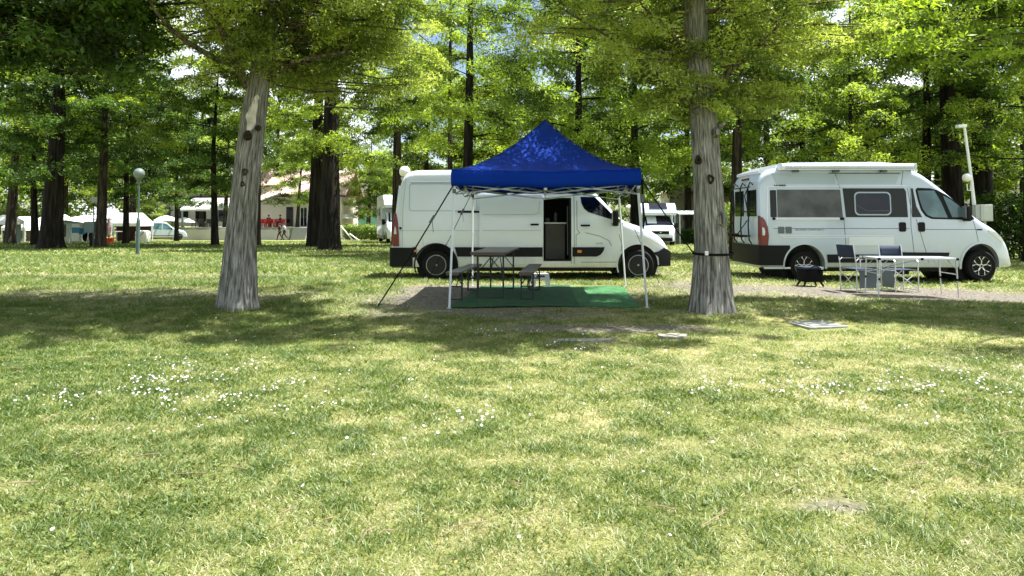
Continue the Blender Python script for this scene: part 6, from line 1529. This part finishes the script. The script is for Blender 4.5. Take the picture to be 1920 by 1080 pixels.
def terrace_life():
    D = 77.3
    hs = [0, 1, 2, 3, 4, 5, 6, 7]
    labs = ['red plastic chair at the left end of the terrace row, against the leaning trunk', 'red plastic chair next to the left end of the terrace row', 'red plastic chair on the terrace just left of the seated person in front', 'red plastic chair in the middle of the terrace row',
            'red plastic chair right of the middle of the terrace row', 'red plastic chair near the right end of the terrace row', 'red plastic chair at the right end of the terrace row', 'red plastic chair turned away before the restaurant door']
    for i, u in enumerate((484, 491, 498, 506, 512, 519, 526, 534)):
        plastic_chair(X(u, D), D + rnd.uniform(-.6, .6), TZ, rnd.uniform(-1, 1) + (PI if i % 2 else 0), 'redpl', labs[i], 'red chairs on the terrace')
    for i, u in enumerate((488, 509, 523)):
        t = empty('terrace_table', (X(u, D), D - .9, TZ), 0, ['red round table at the left of the terrace', 'red round table in the middle of the terrace', 'red round table at the right of the terrace'][i], 'table', 'red tables on the terrace')
        MB().lathe([(.42, .70), (.42, .73), (.01, .735)], 18).build('table_top', M['redpl'], t); MB().lathe([(.25, 0), (.05, .06), (.04, .70)], 12).build('leg', M['redpl'], t)
    for i, u in enumerate((362, 368, 376, 384, 391, 397)):
        plastic_chair(X(u, D), D + rnd.uniform(-.6, .6), TZ, rnd.uniform(-1, 1), 'winframe', ['dark chair at the left end of the shaded terrace', 'dark chair second from the left on the shaded terrace', 'dark chair third from the left on the shaded terrace', 'dark chair third from the right on the shaded terrace', 'dark chair second from the right on the shaded terrace', 'dark chair at the right end of the shaded terrace, by the slim trunk'][i], 'dark chairs under the long awning')
    person((X(503, D), D + .2, TZ), R(40), 'sit', 'clothdark', 'denim', 'person in dark clothes sitting on the terrace at the left of the two seated ones')
    person((X(525, D), D + .1, TZ), R(-50), 'sit', 'clothdark', 'denim', 'person in dark clothes sitting at the right end of the red chairs')
    # two people striding along the foot of the wall
    for u, Dp, top, lab, dx in ((525.5, 71.5, 'clothdark', 'person all in black walking left in front, below the terrace', 0), (534, 71, 'clothblue', 'person in pale blue top and dark trousers walking behind the one in black', 1)):
        x = X(u, Dp); person((x, Dp, gz(x, Dp)), R(90 if dx else 90) * 1 + PI, 'walk', top, 'clothdark', lab, .98)
terrace_life()
def grey_house():
    D = 96; g = gz(X(700, D), D); x0, x1 = X(662, D), X(760, D); cx = (x0 + x1) / 2; t = empty('house', (cx, D, g), 0, 'pale grey house with a turquoise base behind the hedge, left of the white van', 'house'); W = x1 - x0
    zt = Zp(360, D) - g; zq = Zp(404, D) - g
    m = MB(); m.prism([(-W / 2, zq), (W / 2, zq), (W / 2, zt), (-W / 2, zt)], 0, 6, 'Y'); m.build('wall', M['wallp'], t); MB().box((0, 2.99, zq / 2), (W + .06, 6.06, zq)).build('turquoise_base', M['turq'], t)
    m = MB(); m.prism([(-W / 2 - .5, zt), (W / 2 + .5, zt), (W / 2 - .4, zt + 1.2), (-W / 2 + 1.2, zt + 1.2)], -.4, 6.4, 'Y'); m.build('roof', M['wallp'], t)
    for u in (678, 706, 736): 
        f = MB().box((X(u, D) - cx, -.03, Zp(400, D) - g), (.95, .08, 1.1)).build('window', M['turq'], t); MB().box((X(u, D) - cx, -.085, Zp(400, D) - g), (.75, .03, .9)).build('pane', M['glassb'], f)
    hedge('hedge', X(634, 70), X(724, 70), 72, gz(X(680, 70), 72), 1.0, 1.5, 900, .17, 'leaf_far', 'clipped green hedge before the grey and turquoise house')
    # folding lounger frame and planted agave
    D = 66; x = X(655, D); g = gz(x, D); c = empty('deck_chair', (x, D, g), R(10), 'white framed deck chair on the lawn before the clipped hedge', 'deck chair')
    m = MB(); m.tube([(-.75, -.3, 1.35), (.35, -.3, 0)], .05, 6); m.tube([(-.75, .3, 1.35), (.35, .3, 0)], .05, 6); m.build('back_frame', M['white'], c); m = MB(); m.tube([(.9, -.3, .0), (.05, -.3, .62)], .05, 6); m.tube([(.9, .3, .0), (.05, .3, .62)], .05, 6); m.tube([(-.75, -.3, 1.35), (-.75, .3, 1.35)], .05, 6); m.build('front_frame', M['white'], c)
    m = MB(); m.add([(-.72, -.28, 1.3), (-.72, .28, 1.3), (-.1, .28, .62), (-.1, -.28, .62), (.3, -.28, .48), (.3, .28, .48)], [(0, 1, 2, 3), (3, 2, 5, 4)]); o = m.build('seat_cloth', M['awng'], c); o.modifiers.new('t', 'SOLIDIFY').thickness = .02
grey_house()
def right_background():
    D = 62; g = gz(X(1380, D), D); cx = X(1385, D)
    t = empty('house', (cx, D, g), 0, 'cream bungalow glimpsed left of the camper rear, beyond the strapped trunk', 'house')
    zt = Zp(366, D) - g; m = MB(); m.prism([(-3.0, 0), (3.2, 0), (3.2, zt - .8), (0, zt + .2), (-3.0, zt - .1)], 0, 6, 'Y'); m.build('wall', M['wall'], t)
    m = MB(); m.add([(-3.6, -.6, zt + .55), (4.0, -.6, zt - .95), (4.0, 6.5, zt - .95), (-3.6, 6.5, zt + .55)], [(0, 1, 2, 3)]); o = m.build('roof', M['timber'], t); o.modifiers.new('t', 'SOLIDIFY').thickness = .15
    f = MB().box((X(1382, D) - cx, -.03, Zp(400, D) - g), (.9, .08, 1.0)).build('window', M['wall'], t); MB().box((X(1382, D) - cx, -.085, Zp(400, D) - g), (.7, .03, .8)).build('pane', M['glass'], f)
    D = 66; cx = X(1290, D); g = gz(cx, D); t = empty('house', (cx, D, g), 0, 'pale house glimpsed between the small motorhome and the strapped trunk', 'house'); zt = Zp(362, D) - g
    MB().box((0, 2, zt / 2), (3.4, 4, zt)).build('wall', M['wallp'], t); m = MB(); m.prism([(-2.1, zt), (2.1, zt), (0, zt + 1.1)], -.4, 4.4, 'Y'); m.build('roof', M['wall'], t); MB().box((0, -.03, zt * .55), (.9, .08, 1.0)).build('window', M['winframe'], t)
    D = 50; cx = X(1290, D); g = gz(cx, D); t = empty('market_awning', (cx, D, g), 0, 'small white awning over dark chairs right of the small motorhome', 'awning'); z = Zp(401, D) - g
    m = MB(); m.add([(-.8, -.8, z), (.8, -.8, z), (.8, .8, z + .25), (-.8, .8, z + .25)], [(0, 1, 2, 3)]); o = m.build('cloth', M['awnw'], t); o.modifiers.new('t', 'SOLIDIFY').thickness = .06
    for k in (-1, 1):
        for j in (-1, 1): MB().tube([(k * .75, j * .75, 0), (k * .75, j * .75, z)], .03, 6).build('post', M['alud'], t)
    hedge('hedge', X(1282, 52), X(1330, 52), 53, g, 1.2, 1.0, 420, .14, 'leaf_dark', 'dark low hedge beyond the lawn, right of the small motorhome')
    hedge('wild_hedge', X(1850, 27), X(2060, 27), 27.5, gz(X(1900, 27), 27), 1.6, 2.5, 2400, .13, 'leaf_dark', 'dense dark bush at the right photo edge behind the camper nose')
    D = 70; cx = X(1870, D); g = gz(cx, D); t = empty('house', (cx, D, g), 0, 'pale house glimpsed through the leaves above the dark bush at right', 'house'); zt = Zp(345, D) - g
    MB().box((0, 2, zt / 2), (7, 4, zt)).build('wall', M['wallp'], t); m = MB(); m.prism([(-4, zt), (4, zt), (0, zt + 1.6)], -.4, 4.4, 'Y'); m.build('roof', M['timber'], t)
    for k in (-1, 1): MB().box((k * 1.8, -.03, zt * .6), (1, .08, 1.2)).build('window', M['winframe'], t)
    hedge('hedge', X(-40, 62), X(120, 62), 64, gz(X(40, 62), 64), 1.5, 2.6, 1200, .2, 'leaf_far', 'sunlit hedge behind the left tents')
    hedge('hedge', X(730, 40), X(1230, 40), 50, gz(0, 50), 2, 2.4, 2200, .2, 'leaf_mid', 'long green hedge behind the white van')
    hedge('hedge', X(1330, 46), X(1860, 46), 47, gz(14, 47), 2, 2.6, 2400, .2, 'leaf_mid', 'long green hedge behind the camper')
right_background()
